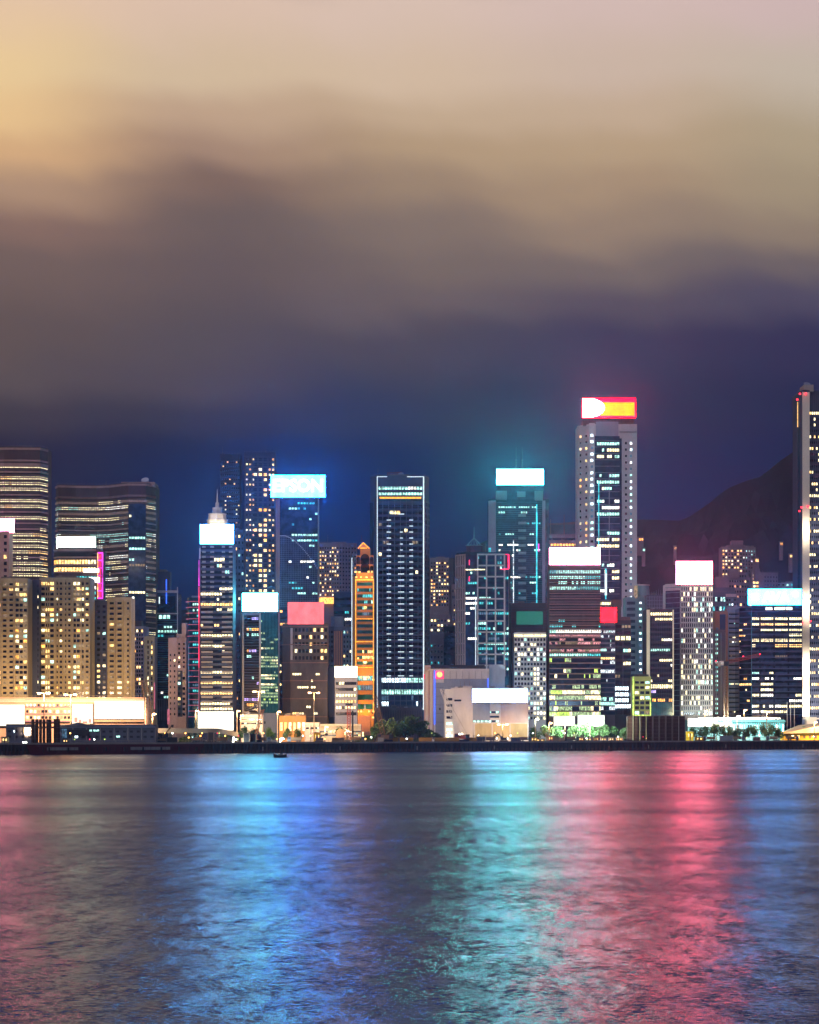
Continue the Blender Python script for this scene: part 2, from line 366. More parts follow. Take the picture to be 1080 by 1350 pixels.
# ------------------------------------------------------------------ setting: ground, quay, water, hills
def structure(name, mb):
    o = mb.build(name); o['kind'] = 'structure'; return o
def qpt(px): return (X(px, Q(px)), Q(px))
ql = [qpt(p) for p in (-900, -300, 0, 270, 540, 810, 1080, 1400)]
ql = [(-3000, 1150)]+ql+[(3000, 2700)]
m = MB()
for a, b in zip(ql, ql[1:]): m.quad((a[0],a[1],G), (b[0],b[1],G), (b[0]*4,9000,G), (a[0]*4,9000,G), 'asphalt')
structure('ground', m)
m = MB()
for a, b in zip(ql, ql[1:]): m.quad((a[0],a[1],-6), (b[0],b[1],-6), (b[0],b[1],G), (a[0],a[1],G), 'dark')
for k in range(60):
    px = -60+1200*k/59; x, y = qpt(px); m.tube((x, y-.75, 1.0), (x, y-.75, 3.0), .35, .35, 'concrete' if k % 5 == 0 else 'dark', 8)
    if k % 6 == 2:
        for zz in range(8): m.box(x+1.6, x+2.4, y-.55, y-.45, .4+zz*.6, .5+zz*.6, 'steel')
for a, b in zip(ql[1:], ql[2:-1]): m.quad((a[0],a[1]-.08,0), (b[0],b[1]-.08,0), (b[0],b[1]-.08,1.6), (a[0],a[1]-.08,1.6), 'brown_dark'); m.quad((a[0],a[1]-.06,1.6), (b[0],b[1]-.06,1.6), (b[0],b[1]-.06,G-.5), (a[0],a[1]-.06,G-.5), 'quay_stone')
for k in range(240):       # fender piles and coping along the wall
    t = k/239; px = -60+t*1200; x, y = qpt(px); m.box(x-.35, x+.35, y-.4, y+.1, -2, G-.6, 'dark')
for a, b in zip(ql[1:], ql[2:-1]):
    m.hexa([(a[0],a[1]-.5,G-.5),(b[0],b[1]-.5,G-.5),(b[0],b[1]+.6,G-.5),(a[0],a[1]+.6,G-.5),(a[0],a[1]-.5,G+.35),(b[0],b[1]-.5,G+.35),(b[0],b[1]+.6,G+.35),(a[0],a[1]+.6,G+.35)], 'concrete')
structure('quay_wall', m)

def water_mat():
    m, t, p = nm('water'); n = t.nodes.new; l = t.links.new
    geo = n('ShaderNodeNewGeometry'); sx = n('ShaderNodeSeparateXYZ'); l(geo.outputs['Position'], sx.inputs[0])
    def noise(sc, det, rgh=.55, rot=0, out='Fac'):
        mp = n('ShaderNodeMapping'); mp.inputs['Scale'].default_value = sc; mp.inputs['Rotation'].default_value = (0, 0, rot); l(geo.outputs['Position'], mp.inputs[0])
        q = n('ShaderNodeTexNoise'); q.inputs['Scale'].default_value = 1; q.inputs['Detail'].default_value = det; q.inputs['Roughness'].default_value = rgh; l(mp.outputs[0], q.inputs[0]); return q.outputs[out]
    # wave slopes taken straight from vector noise of several wave sizes
    def vm(op, a, b):
        q = n('ShaderNodeVectorMath'); q.operation = op
        for k, v in enumerate((a, b)):
            if isinstance(v, tuple): q.inputs[k].default_value = v
            else: l(v, q.inputs[k])
        return q.outputs[0]
    tot = (0, 0, 1)
    for sc, det, rot, amp in (((2.6, 2.8, 1), 3, .2, .44), ((6.5, 6.0, 1), 2, -.3, .34), ((.7, .16, 1), 4, .06, .26), ((.12, .03, 1), 3, .03, .09)):
        v = vm('MULTIPLY', vm('SUBTRACT', noise(sc, det, .6, rot, 'Color'), (.5, .5, .5)), (amp*2.2, amp, 0)); tot = vm('ADD', v, tot)
    nn = n('ShaderNodeVectorMath'); nn.operation = 'NORMALIZE'; l(tot, nn.inputs[0]); l(nn.outputs[0], p.inputs['Normal'])
    g = noise((.0016, .011, 1), 2, .5, .03)            # wind lanes: smoother and rougher water
    g2 = noise((.02, .05, 1), 4, .6, .1)
    gg = mth('ADD', mth('MULTIPLY', g, .75, tree=t), mth('MULTIPLY', g2, .25, tree=t), tree=t)
    mr = n('ShaderNodeMapRange'); mr.inputs[1].default_value = .36; mr.inputs[2].default_value = .64; mr.inputs[3].default_value = .27; mr.inputs[4].default_value = .17; l(gg, mr.inputs[0])
    l(mr.outputs[0], p.inputs['Roughness'])
    p.inputs['Base Color'].default_value = (.006, .035, .15, 1); p.inputs['IOR'].default_value = 1.333; p.inputs['Specular IOR Level'].default_value = .045; p.inputs['Specular Tint'].default_value = (.78, .85, 1, 1)
water_mat()
m = MB(); m.quad((-5000, -400, 0), (5000, -400, 0), (5000, 2600, 0), (-5000, 2600, 0), 'water'); structure('water', m)

# hills behind the city: a real height field
paint('hill', (.003, .006, .012), rough=.95, var=.6, scale=.02)
def hill():
    import mathutils
    ridge = [(-1200,760),(0,800),(300,800),(520,775),(600,745),(660,720),(740,690),(800,684),(845,683),(870,683),(900,684),(930,664),(958,641),(985,630),(1000,628),(1030,606),(1060,585),(1100,560),(1160,545),(1300,560),(1500,640),(2000,700)]
    def rz(px, Y):
        for (a, za), (b, zb) in zip(ridge, ridge[1:]):
            if a <= px <= b: t = (px-a)/(b-a); return Z(za+(zb-za)*t, Y)
        return 40
    m = MB(); nx, ny = 260, 46; Y0, Y1, YR = 2350, 5200, 4000
    for j in range(ny):
        Y = Y0+(Y1-Y0)*j/(ny-1)
        for i in range(nx):
            x = -1600+3400*i/(nx-1); px = 540+x*F/YR
            t = (Y-Y0)/(YR-Y0); prof = (t**1.35 if t < 1 else max(0, 1-(Y-YR)/1500))
            nzv = mathutils.noise.fractal(Vector((x*.004, Y*.004, 0)), 1, 2, 5)
            z = G+(rz(px, YR)-G)*prof + nzv*42*min(1, t)*(1-min(1, abs(Y-YR)/900)*.2 if abs(Y-YR) > 60 else .25)
            m.v.append((x, Y, z if j else G-3))
    k = m.mi('hill')
    for j in range(ny-1):
        for i in range(nx-1): q = j*nx+i; m.f.append((q, q+1, q+nx+1, q+nx)); m.m.append(k)
    o = structure('hill_terrain', m)
hill()

# ================================================================== BUILDINGS, left to right
OFF = 200
# tower with warm ribbon floors at the left edge
b = Bld('office_tower', 'tall pink banded office tower cut off by the left edge of the photo', 'office tower', [(-34,6),(6,0),(52,2),(59,14)], 591, 400, 'brown_dark', 34)
b.ledges([0,1,2], 591.5, 612, 1, .14, 'pinkish'); b.ledges([0,1,2], 607, 765, 21, .30, 'pinkish'); b.rib([0,1,2], 611, 769, 21, 3.0, .52, lambda x, z: 1.3, 'yellow')
b.block(4, 40, 586, 591, 'slate'); b.done()
# long curved banded tower
b = Bld('office_tower', 'wide curving office tower with pink bands and a blue glass bay at its right end', 'office tower', [(70,14),(76,4),(98,8),(125,10),(143,6),(160,-4),(171,-10),(194,-8),(204,6)], 640, 430, 'brown_dark', 36)
A = [0,1,2,3,4,5,6,7]
b.ledges(A, 640.5, 655, 1, .18, 'pinkish'); b.ledges(A, 655, 958, 42, .30, 'pinkish'); b.rib(A, 658.6, 961.6, 42, 3.2, .5, lambda x, z: .95, 'mix')
b.panel(6, .02, .98, 668, 950, 'glass_slate', .5); b.fins(6, 668, 950, 8, .12, 'glass_blue', off=.62); b.rib(6, 664, 950, 40, 3.5, .45, .30, 'mix', off=.64, f=(.04,.96), gl='glass_slate', name='bay_window_band')
b.block(160, 204, 635.5, 641, 'pinkish'); b.mast(136, 631, 640, .25, 'steel'); b.mast(91, 636, 640, .4, 'steel', 'vent'); 
mm = MB(); mm.tube((b.lx(189), 2, b.zt+1), (b.lx(188), -1, b.zt+5), 1.6, 2.4, 'white_wall', 10); mm.build('dish', b.root); b.done()
# pink narrow tower with small sign, far left
b = Bld('apartment_tower', 'narrow pink lit tower with square dark windows under the small sign at the left edge', 'tower', [(-10,0),(12,0)], 702, 300, 'pinkish', 16)
b.grid(0, 703, 765, 7, 2, .38, .5, .3, 'warm', f=(.1, 1)); b.done()
bsign(b, -10, 18.5, 684, 702, (26, 5, 9), 'small white glowing sign with a red rim at the left edge of the photo')
# shopping block with white billboard, orange floors, and neon strip
b = Bld('shopping_block', 'shop block with glowing orange terraces below the white rooftop billboard', 'shop building', [(70,6),(77,0),(127,0)], 724, 320, 'brown_dark', 24)
b.ledges([0,1], 725, 764, 4, .2, 'pinkish'); b.rib([0,1], 726, 756, 3, 4, .62, 1.4, 'warm', gl='glass_brown'); b.rib(1, 757, 767, 1, 4, .5, 1, 'cool'); b.done()
bsign(b, 75, 126, 708, 723.5, (3, 5, 4), 'white green tinged billboard on the roof of the orange lit shop block')
b = Bld('neon_tower', 'slim dark block carrying the tall red and violet neon strip beside the shop block', 'building', [(119,0),(136,0)], 728, 310, 'brown_dark', 14)
b.grid(0, 764, 800, 5, 2, .5, .5, .6, 'cool', f=(0, .5)); b.line(0, .70, 729, 791, 4.5, 'line_red', 'neon_strip', 1.2); b.line(0, .60, 729, 791, 1.0, 'line_warm', 'neon_strip', 1.4); b.line(0, .96, 729, 791, 1.6, 'line_magenta', 'neon_strip', 1.2)
for k in range(7): b.hline(0, .6, 1, 729+k*10, 1.6, 'line_magenta', 'neon_bar', 1.5)
b.panel(0, -.05, .75, 761, 768, 'lit_white', 1.6, 'lit_sign_board'); b.panel(0, -.5, .7, 750, 755, 'lit_white', 1.6, 'lit_sign_board'); b.done()

# tan estate blocks on their podium
def estate(px0, px1, top, label, cols, split, extra=None, d=150):
    b = Bld('apartment_block', label, 'apartment block', [(px0,0),(px1,0)], top, d, 'tan', 22, 'tan apartment blocks on the podium', roof='tan_dark')
    rows = round((924-top)/7.05); y1 = 924
    for (f0, f1, c, typ) in cols:
        if typ == 'b': b.grid(0, top+2, y1, rows, c, .52, .45, .2, 'home', (f0, f1), balc='tan')
        elif typ == 'w': b.grid(0, top+2, y1, rows, c, .78, .55, .55, 'home', (f0, f1), balc=None)
        elif typ == 'd': b.panel(0, f0, f1, top+3, y1, 'navy_wall', .1, 'recess_wall'); b.grid(0, top+2, y1, rows, c, .4, .4, .5, 'cool', (f0, f1))
    b.fins(0, top, y1, split, .09, 'tan', off=1.3, name='wall_piers')
    b.block(px0+(px1-px0)*.3, px0+(px1-px0)*.7, top-5, top, 'tan_dark', 'roof_block')
    b.done(); return b
estate(-16, 37, 765, 'tan apartment block with balconies at the left edge of the photo', [(.02,.32,2,'w'),(.34,.66,2,'b'),(.68,.98,3,'w')], 3)
b = Bld('stair_tower', 'narrow dark blue stair tower with one column of small lit windows between two tan blocks', 'stair tower', [(37,0),(52,0)], 767, 156, 'navy_wall', 18)
b.grid(0, 769, 924, 22, 1, .2, .4, .72, 'ice', (0, .5)); b.grid(0, 769, 924, 22, 1, .22, .5, .2, 'warm', (.75, 1)); b.done()
estate(52, 119, 764, 'widest tan apartment block, between two narrow dark stair towers', [(.03,.29,3,'w'),(.30,.63,4,'b'),(.65,.88,3,'w'),(.89,.99,1,'b')], 6)
b = Bld('stair_tower', 'dark narrow block with scattered yellow windows left of the short tan block', 'stair tower', [(119,0),(141,0)], 794, 158, 'navy_wall', 18)
b.grid(0, 796, 924, 18, 3, .5, .45, .28, 'home'); b.done()
estate(141, 173, 790, 'short slender tan apartment block beside the large right hand podium billboard', [(.04,.68,2,'b'),(.80,.94,1,'b')], 3)
# hedge of blue light along the estate roofs
b = Bld('podium', 'long low shop podium with lit galleries under the tan apartment blocks', 'podium', [(-40,0),(190,0)], 922, 100, 'pinkish', 44, roof='tan_dark')
b.grid(0, 926, 950, 3, 12, .62, .45, .5, 'mix', (.32, .58)); b.ledges(0, 922.5, 951, 3, .16, 'line_pinkdim', f=(.32,.6), off=.4); b.rib(0, 950, 962, 2, 3, .4, 1.5, 'warm', gl='glass_brown'); b.ledges(0, 923, 925, 1, .5, 'beige', off=.7)
b.done()
for a0, a1, y0, y1, lab in ((-14, 32.5, 929, 957, 'overexposed white podium billboard at the left edge of the photo'), (95, 122.5, 928, 954, 'squarish white billboard with faint red print on the middle of the podium'), (124.5, 190, 924, 948, 'longest white billboard on the right end of the podium')):
    sign(a0, a1, y0, y1, Q(80)+97, (1.9, 1.7, 1.3) if a0 != 95 else (1.6, 1.35, 1.0), lab, stand=y1+1, thick=1)
m = MB(); Yp = Q(80)+96.6
for (a0, a1, y0, y1) in ((98,102,946,952),(104,107,949,953),(109,115,951,953.5),(117,120,948,953)): m.box(X(a0,Yp), X(a1,Yp), Yp, Yp+.2, Z(y1,Yp), Z(y0,Yp), 'line_pinkdim')
tag(m.build('poster_print'), 'red and pink printed shapes along the foot of the squarish podium billboard', 'poster')

# between the curved tower and the pink tower
b = Bld('tower_block', 'grey lilac office block with small windows in front of the curved tower', 'office block', [(173,0),(189,0),(193,8)], 828, 330, 'pale_pink', 18)
b.grid(0, 829, 925, 18, 5, .6, .6, .14, 'warm'); b.ledges(0, 827, 829, 1, .5, 'beige'); b.block(176, 186, 818, 827, 'brown_dark'); b.done()
b = Bld('tower_block', 'bare tan stepped wall block left of the blue striped tower', 'building', [(190,0),(204,0)], 841, 250, 'tan', 18)
b.grid(0, 843, 925, 12, 2, .3, .6, .25, 'warm', (.2,.9)); b.line(0, .99, 900, 935, 1.4, 'line_pinkdim'); b.done()
b = Bld('office_tower', 'dark blue striped tower with a pale steel frame and a bright top floor', 'office tower', [(204,0),(235,0)], 784, 420, 'glass_slate', 26)
b.panel(0, .12, .88, 786, 808, 'glass_navy', .3); b.line(0, .03, 783, 812, 1.5, 'beige', 'frame_post'); b.line(0, .97, 774, 950, 1.2, 'beige', 'frame_post'); b.hline(0, 0, 1, 809, 1.6, 'beige', 'frame_beam'); b.hline(0, 0, 1, 780, 3.2, 'beige', 'frame_beam')
b.rib(0, 810, 817, 1, 5, .8, 3, 'cool'); b.rib(0, 818, 922, 18, 4, .5, .16, 'cool', gl='glass_navy'); b.ledges(0, 818, 922, 36, .2, 'teal_wall', off=.3); b.line(0, .2, 787, 796, 1.4, 'line_ice'); b.line(0, .5, 764, 796, 1.2, 'line_blue'); b.fins(0, 922, 950, 10, .3, 'slate')
b.block(206, 223, 753, 784, 'slate', 'plant_room'); b.block(210, 218, 750, 753, 'steel', 'roof_tank'); b.done()
b = Bld('apartment_tower', 'pale pink residential tower with square windows and a stepped roof', 'apartment tower', [(222,0),(233,0),(245,3)], 843, 200, 'pale_pink', 18)
b.grid(0, 860, 945, 12, 2, .3, .4, .15, 'mix'); b.grid(1, 846, 882, 6, 2, .32, .45, .3, 'mix', gl='glass_brown'); b.panel(1, .1, .6, 884, 945, 'navy_wall', .1, 'recess_wall'); b.grid(1, 884, 945, 9, 2, .5, .5, .3, 'home'); b.line(0, .02, 935, 955, 3, 'line_pinkdim', 'shop_sign')
b.block(232, 244, 835.5, 843, 'pale_pink', 'roof_block'); b.block(239, 245, 821, 835.5, 'pale_pink', 'roof_tank'); b.done()
b = Bld('office_tower', 'slim tower of rounded balcony rings in pink and teal light beside the red neon edge', 'tower', [(246,7),(249,2),(254,0),(262,0)], 790, 240, 'glass_teal', 18)
b.ledges([0,1,2], 793, 945, 20, .10, 'line_pinkdim', off=1.0, name='balcony_slabs'); b.rib(2, 793, 945, 20, 3, .4, .45, 'teal', gl='glass_teal'); b.panel(0, 0, 1, 850, 945, 'lit_dimblue', .3, 'lit_stair_glass'); b.block(252, 262, 785, 790, 'grey_blue'); b.done()

# crowned tower with white sign
b = Bld('office_tower', 'checkered dark office tower with a white stepped crown and needle spire', 'office tower', [(262,8),(264.5,0),(307,0)], 717, 160, 'navy_wall', 30)
for c in range(4): pass
b.ledges(1, 718, 938, 32, .05, 'slate'); 
b.rib(1, 718, 766, 6, 3.4, .6, .06, 'office', name='window_band'); b.rib(1, 766, 938, 25, 3.4, .52, lambda x, z: .5+.45*z, 'yellow')
mchk = b.extra.setdefault('pale_spandrels', MB())
for r in range(34):
    yy = 720+r*6.6; cs = ((.05,.16),(.30,.42),(.66,.76),(.88,.99)) if r < 12 else ((.02,.38),(.66,.98))
    for f0, f1 in cs: b.slab(mchk, 1, f0, f1, b.z(yy+2.2), b.z(yy-.2), 0, .5, 'concrete')
b.panel(0, 0, 1, 722, 736, 'beige', .3, 'edge_panel'); b.line(0, .5, 738, 772, 2.2, 'line_magenta', 'neon_strip', .8); b.line(0, .5, 773, 880, 2.4, 'line_red', 'neon_strip', .8); b.line(0, .5, 880, 938, 2.6, 'line_pinkdim', 'neon_strip', .8)
def crown(b):
    m = MB(); Y0 = b.Y-b.org.y+6
    cx = b.lx(284.3)
    for (w0, w1, ya, yb, mt) in ((13.3,13.3,690,684,'white_wall'),(11.5,12.5,684,676,'beige'),(6.2,6.5,676,668,'beige')):
        h0, h1 = w0*b.Y/F, w1*b.Y/F
        z0, z1 = b.z(ya), b.z(yb)
        for s0 in range(1):
            m.tube((cx, Y0+8, z0 if ya != 690 else b.z(717)), (cx, Y0+8, z1), h1, h0, mt, 8)
        m.tube((cx, Y0+8, z1), (cx, Y0+8, z1+.5), h0*1.06, h0*1.06, mt, 8)
    for k in range(10):
        t = k/10*6.283; r = 12.6*b.Y/F; m.tube((cx+math.cos(t)*r, Y0+8+math.sin(t)*r, b.z(691)), (cx+math.cos(t)*r, Y0+8+math.sin(t)*r, b.z(684)), .35, .35, 'white_wall', 5)
    m.build('crown', b.root); m = MB()
    m.tube((cx, Y0+8, b.z(668)), (cx, Y0+8, b.z(660)), 1.2, 1.0, 'white_wall', 8); m.tube((cx, Y0+8, b.z(660)), (cx, Y0+8, b.z(642)), .5, .12, 'white_wall', 6); m.build('spire', b.root)
    for dxx in (-4.5, 4.5):
        l = bpy.data.objects.new('crown_light', bpy.data.lights.new('crown_light', 'POINT')); l.data.energy = 2600; l.data.color = (1, .8, .5); l.data.shadow_soft_size = .5; col.objects.link(l); l.parent = b.root; l.location = (cx+dxx, Y0-2, b.z(689))
crown(b); b.done()
bsign(b, 264, 308, 691.5, 717, (1.2, 7, 17), 'square white rooftop sign with a blue glow under the stepped crown and spire', dy=-.5, kind='rooftop_sign')
sign(261, 308, 938, 963, Q(284)+110, (2, 1.85, 1.45), 'large square white billboard at street level under the spired tower', stand=968, thick=1)

# far dark towers disappearing in the cloud
b = Bld('residential_tower', 'very tall dark tower fading into the cloud left of its taller lit twin', 'skyscraper', [(290,0),(316,4)], 600, 900, 'navy_wall', 30, 'tall dark towers fading into cloud')
b.grid(0, 606, 800, 34, 9, .5, .28, lambda x, z: .16*(R.random() < .6), 'warm'); b.done()
b = Bld('residential_tower', 'very tall dark tower with columns of warm windows left of the blue rimmed sign', 'skyscraper', [(322,0),(363,4)], 598, 880, 'navy_wall', 34, 'tall dark towers fading into cloud')
b.grid(0, 602, 782, 27, 3, .45, .3, .5, 'warm', (.03,.35)); b.grid(0, 602, 782, 27, 3, .6, .5, lambda x, z: .15+.45*z*x+.25*z, 'warm', (.28,.75), gl='glass_blue'); b.grid(0, 602, 782, 27, 2, .5, .35, .5, 'warm', (.76,.98)); b.ledges(0, 602, 782, 54, .12, 'slate'); b.done()

# sign with lettering
b = Bld('office_tower', 'blue glass tower with a curved glass sail line under the lettered blue white sign', 'office tower', [(363,6),(369,0),(419,0)], 656, 330, 'pale_pink', 30)
b.panel(1, 0, 1, 657, 945, 'glass_slate', .2); b.rib(1, 660, 800, 20, 4, .42, lambda x, z: .35*(x > .2), 'cool', off=.35, gl='glass_slate'); b.fins(1, 706, 800, 22, .12, 'grey_blue', f=(0,1), off=.5, name='mullions'); b.ledges(1, 706, 800, 34, .1, 'grey_blue', off=.45, name='transoms')
mt = MB()
def sail(f): return 706+ (0 if f < .1 else ((f-.1)/.9)**1.6*45)
for k in range(30): f0, f1 = k/30, (k+1)/30; b.slab(mt, 1, f0, f1, b.z(sail(f0)+1), b.z(sail(f0)), .3, .9, 'beige')
mt.build('curved_rim', b.root)
b.line(0, .5, 660, 800, 1.6, 'pale_pink', 'edge_post'); b.rib(1, 802, 945, 17, 4, .4, .2, 'warm', off=.35); b.done()
Ysg = b.Y-1.0
sg = sign(357, 429, 626.5, 655.5, Ysg, (.22, 8, 34), 'wide rooftop sign reading EPSON in pale letters on blue white light', stand=656.5, kind='lettered_sign', noise=.2)
s1 = text_mesh('lettering', 'EPSON', 10.5, 'lit_letters', sg, (0, -.25, (Z(641, Ysg)-Z(656.5, Ysg))), bold=.03, fit=(427-361.5)*Ysg/F); 
b = Bld('low_tower', 'dark unlit block behind the waterfront between the pink sign and the cyan sign', 'building', [(366,0),(380,0)], 838, 250, 'dark', 20)
b.grid(0, 840, 940, 12, 2, .4, .3, .15, 'warm'); b.done()

# cyan sign tower, two faces
b = Bld('office_tower', 'two faced tower with glittering green glass on its right side, under the cyan sign', 'office tower', [(316,8),(319,0),(343.5,0),(366,4)], 807, 170, 'grey_blue', 30)
b.panel(1, .12, .92, 811, 940, 'glass_brown', .1); b.rib(1, 812, 940, 18, 3.4, .5, .3, 'odd', f=(.12,.92), gl='glass_brown'); b.ledges(1, 812, 940, 36, .2, 'slate', f=(.12,.92), off=.35)
b.panel(2, .03, .99, 808, 940, 'glass_teal', .1); b.rib(2, 809, 940, 33, 1.6, .66, lambda x, z: .15+.9*z, 'green', f=(.03,.99), gl='glass_teal'); b.fins(2, 809, 940, 12, .14, 'teal_wall', off=.4)
b.line(1, .98, 808, 945, 1.5, 'beige', 'edge_post'); b.line(1, .06, 810, 945, 2, 'beige', 'edge_post'); b.done()
bsign(b, 319.5, 366, 782, 806, (1.6, 10, 12), 'white rooftop sign with a cyan glow on the glittering green glass tower', dy=-.3, kind='rooftop_sign')
b = Bld('slab_tower', 'thin violet tower with a pink lit edge squeezed behind the spired tower', 'tower', [(308,0),(317,0)], 829, 230, 'navy_wall', 14)
b.line(0, .25, 830, 938, 2, 'line_pinkdim', 'light_strip', .5); b.grid(0, 832, 940, 14, 2, .3, .4, .12, 'warm', (.4, 1)); b.done()

# pink sign building with netting
b = Bld('commercial_block', 'brown commercial block wrapped in construction netting under the square pink sign', 'commercial block', [(372,5),(383,0),(432,0)], 824, 190, 'netting', 28)
b.grid(1, 826, 872, 5, 10, .6, .5, .20, 'warm', gl='glass_brown'); b.ledges([0,1], 826, 945, 5, .05, 'brown_band', off=.6); b.rib(1, 876, 945, 8, 3, .35, .3, 'yellow', f=(.05,.8), gl='netting'); b.panel(1, 0, .06, 828, 870, 'beige', .5, 'edge_panel')
b.block(432, 440, 880, 945, 'navy_wall', 'side_wing'); b.done()
bsign(b, 379.5, 427, 794, 823, (1.9, .23, .25), 'square plain salmon pink sign above the netted brown block', dy=-.3, noise=.2, kind='rooftop_sign')
# estates behind
b = Bld('apartment_tower', 'distant brown apartment tower with scattered warm windows right of the blue glass tower', 'apartment tower', [(421,0),(447,0),(470,6)], 717, 700, 'hill_tower', 30)
b.grid(0, 720, 792, 14, 8, .45, .4, .35, 'warm', gl='glass_brown'); b.grid(1, 720, 792, 14, 6, .4, .4, .05, 'warm', gl='glass_brown'); b.fins(1, 718, 792, 6, .2, 'hill_tower'); b.block(437, 456, 714, 717, 'hill_tower'); b.block(420, 440, 788, 796, 'lit_amber', 'lit_terrace', (-.1, .2)); b.done()
b = Bld('office_block', 'dark flat roofed block with a narrow window row behind the rounded pale block', 'office block', [(440,0),(466,0)], 783, 420, 'navy_wall', 22)
b.rib(0, 785, 830, 5, 3, .4, .3, 'cool'); b.block(444, 462, 779, 783, 'slate'); b.done()
b = Bld('apartment_tower', 'blue and brown ribbed apartment tower with a pale round roof room', 'apartment tower', [(427,3),(440,0),(452,0),(468,5)], 828, 330, 'slate', 24)
b.grid(0, 830, 945, 18, 3, .4, .5, .06, 'home'); b.grid(2, 830, 945, 18, 4, .4, .5, .2, 'home'); b.panel(1, 0, 1, 832, 945, 'orange_wall', .2, 'brown_panel'); b.fins(1, 830, 945, 4, .35, 'brown_dark'); b.grid(1, 830, 945, 18, 4, .35, .5, .08, 'warm')
mm = MB(); mm.tube((b.lx(444), 0, b.zt), (b.lx(444), 0, b.z(812)), 4, 4, 'grey_blue', 14); mm.build('round_roof_room', b.root); b.done()

# gold tower
b = Bld('clock_tower', 'slim golden lit tower with a pointed gable roof and arched top windows', 'tower', [(463.5,6),(468.5,0),(493,0)], 762, 175, 'gold', 16, roof='gold')
b.rib(1, 766, 845, 10, 2.2, .55, .25, 'teal', f=(.1,.94), gl='glass_teal'); b.rib(1, 848, 878, 4, 2.2, .55, .2, 'warm', f=(.1,.94), gl='glass_teal'); b.rib(1, 888, 938, 4, 2.2, .55, .7, 'teal', f=(.1,.94), gl='glass_teal')
b.ledges(1, 764, 765, 1, .8, 'line_gold', off=1); b.hline(1, 0, 1, 816, .9, 'line_gold'); b.hline(1, 0, 1, 846, .9, 'line_gold'); b.hline(1, 0, 1, 880, 1.2, 'line_gold'); b.line(1, .02, 765, 940, 1.0, 'line_gold'); b.line(1, .98, 765, 940, 1.0, 'line_gold'); b.line(0, .3, 735, 880, .8, 'line_ice')
m = MB(); x0, x1 = b.lx(470), b.lx(492.5); y0 = b.Y-b.org.y+1; z0 = b.zt
m.box(x0, x1, y0, y0+12, z0, b.z(732), 'gold'); m.box(b.lx(475), b.lx(488), y0+1, y0+10, b.z(732), b.z(722), 'gold')
for k, px in enumerate((472.5, 481.2, 490)):
    w_ = 1.0 if k != 1 else 2.6
    for (ya, yb) in ((744, 736), (755, 748)): m.box(b.lx(px)-w_, b.lx(px)+w_, y0-.3, y0, b.z(ya), b.z(yb), 'glass_brown'); m.tube((b.lx(px), y0-.3, b.z(yb)), (b.lx(px), y0, b.z(yb)), w_, w_, 'glass_brown', 12)
m.build('upper_stage', b.root)
m = MB(); xa, xb, xc = b.lx(472), b.lx(487), b.lx(479)
m.poly([(xa, y0, b.z(723)), (xb, y0, b.z(723)), (xc, y0, b.z(715.5))], 'orange_wall'); m.poly([(xa, y0+8, b.z(723)), (xc, y0+8, b.z(715.5)), (xb, y0+8, b.z(723))], 'orange_wall')
m.quad((xa, y0, b.z(723)), (xc, y0, b.z(715.5)), (xc, y0+8, b.z(715.5)), (xa, y0+8, b.z(723)), 'brown_dark'); m.quad((xc, y0, b.z(715.5)), (xb, y0, b.z(723)), (xb, y0+8, b.z(723)), (xc, y0+8, b.z(715.5)), 'brown_dark')
m.build('gable_roof', b.root)
m = MB(); m.tube((xa, y0-.3, b.z(723)), (xc, y0-.3, b.z(715.5)), .3, .3, 'line_gold', 5); m.tube((xb, y0-.3, b.z(723)), (xc, y0-.3, b.z(715.5)), .3, .3, 'line_gold', 5); m.tube((b.lx(475), y0-.3, b.z(722.5)), (b.lx(484), y0-.3, b.z(722.5)), .25, .25, 'line_gold', 5); m.build('gable_lights', b.root)
b.mast(476.5, 704, 718, .2, 'crane_red')
for px, yy in [(470,761),(474,754.5),(476,761),(483.5,761),(486,754),(490.5,761),(470,754),(490.5,754),(472,868),(492,868),(476,893),(486,893),(469.5,896),(492.5,896),(492.5,938),(472,938),(476,938),(487,938),(492,946)]:
    m = MB(); m.box(-.55, .55, -.4, 0, -.5, .5, 'line_warm'); l = m.build('facade_lamp', b.root); l.location = (b.lx(px), b.Y-b.org.y-.9, b.z(yy))
for yy, e in ((758, 9000), (725, 1800), (800, 2000), (872, 5000), (894, 7000), (938, 12000)):
    l = bpy.data.objects.new('facade_light', bpy.data.lights.new('facade_light', 'SPOT')); l.data.spot_size = math.radians(160); l.data.spot_blend = .6; l.rotation_euler = (math.radians(90), 0, 0); l.data.energy = e*1.3; l.data.color = (1, .42, .08); l.data.shadow_soft_size = 1; col.objects.link(l); l.parent = b.root; l.location = (b.lx(481), b.Y-b.org.y-7, b.z(yy))
b.done()
b = Bld('shop_house', 'small pale office block under the small white rooftop sign, left of the golden tower', 'office block', [(441.5,0),(471,0)], 894, 150, 'beige', 18)
b.rib(0, 897, 945, 6, 4, .5, .55, 'yellow', f=(.04,.97)); b.done()
bsign(b, 441.5, 471, 878.5, 893, (2.5, 1.9, 1.2), 'small white rooftop sign left of the golden tower', dy=-.2, kind='rooftop_sign')

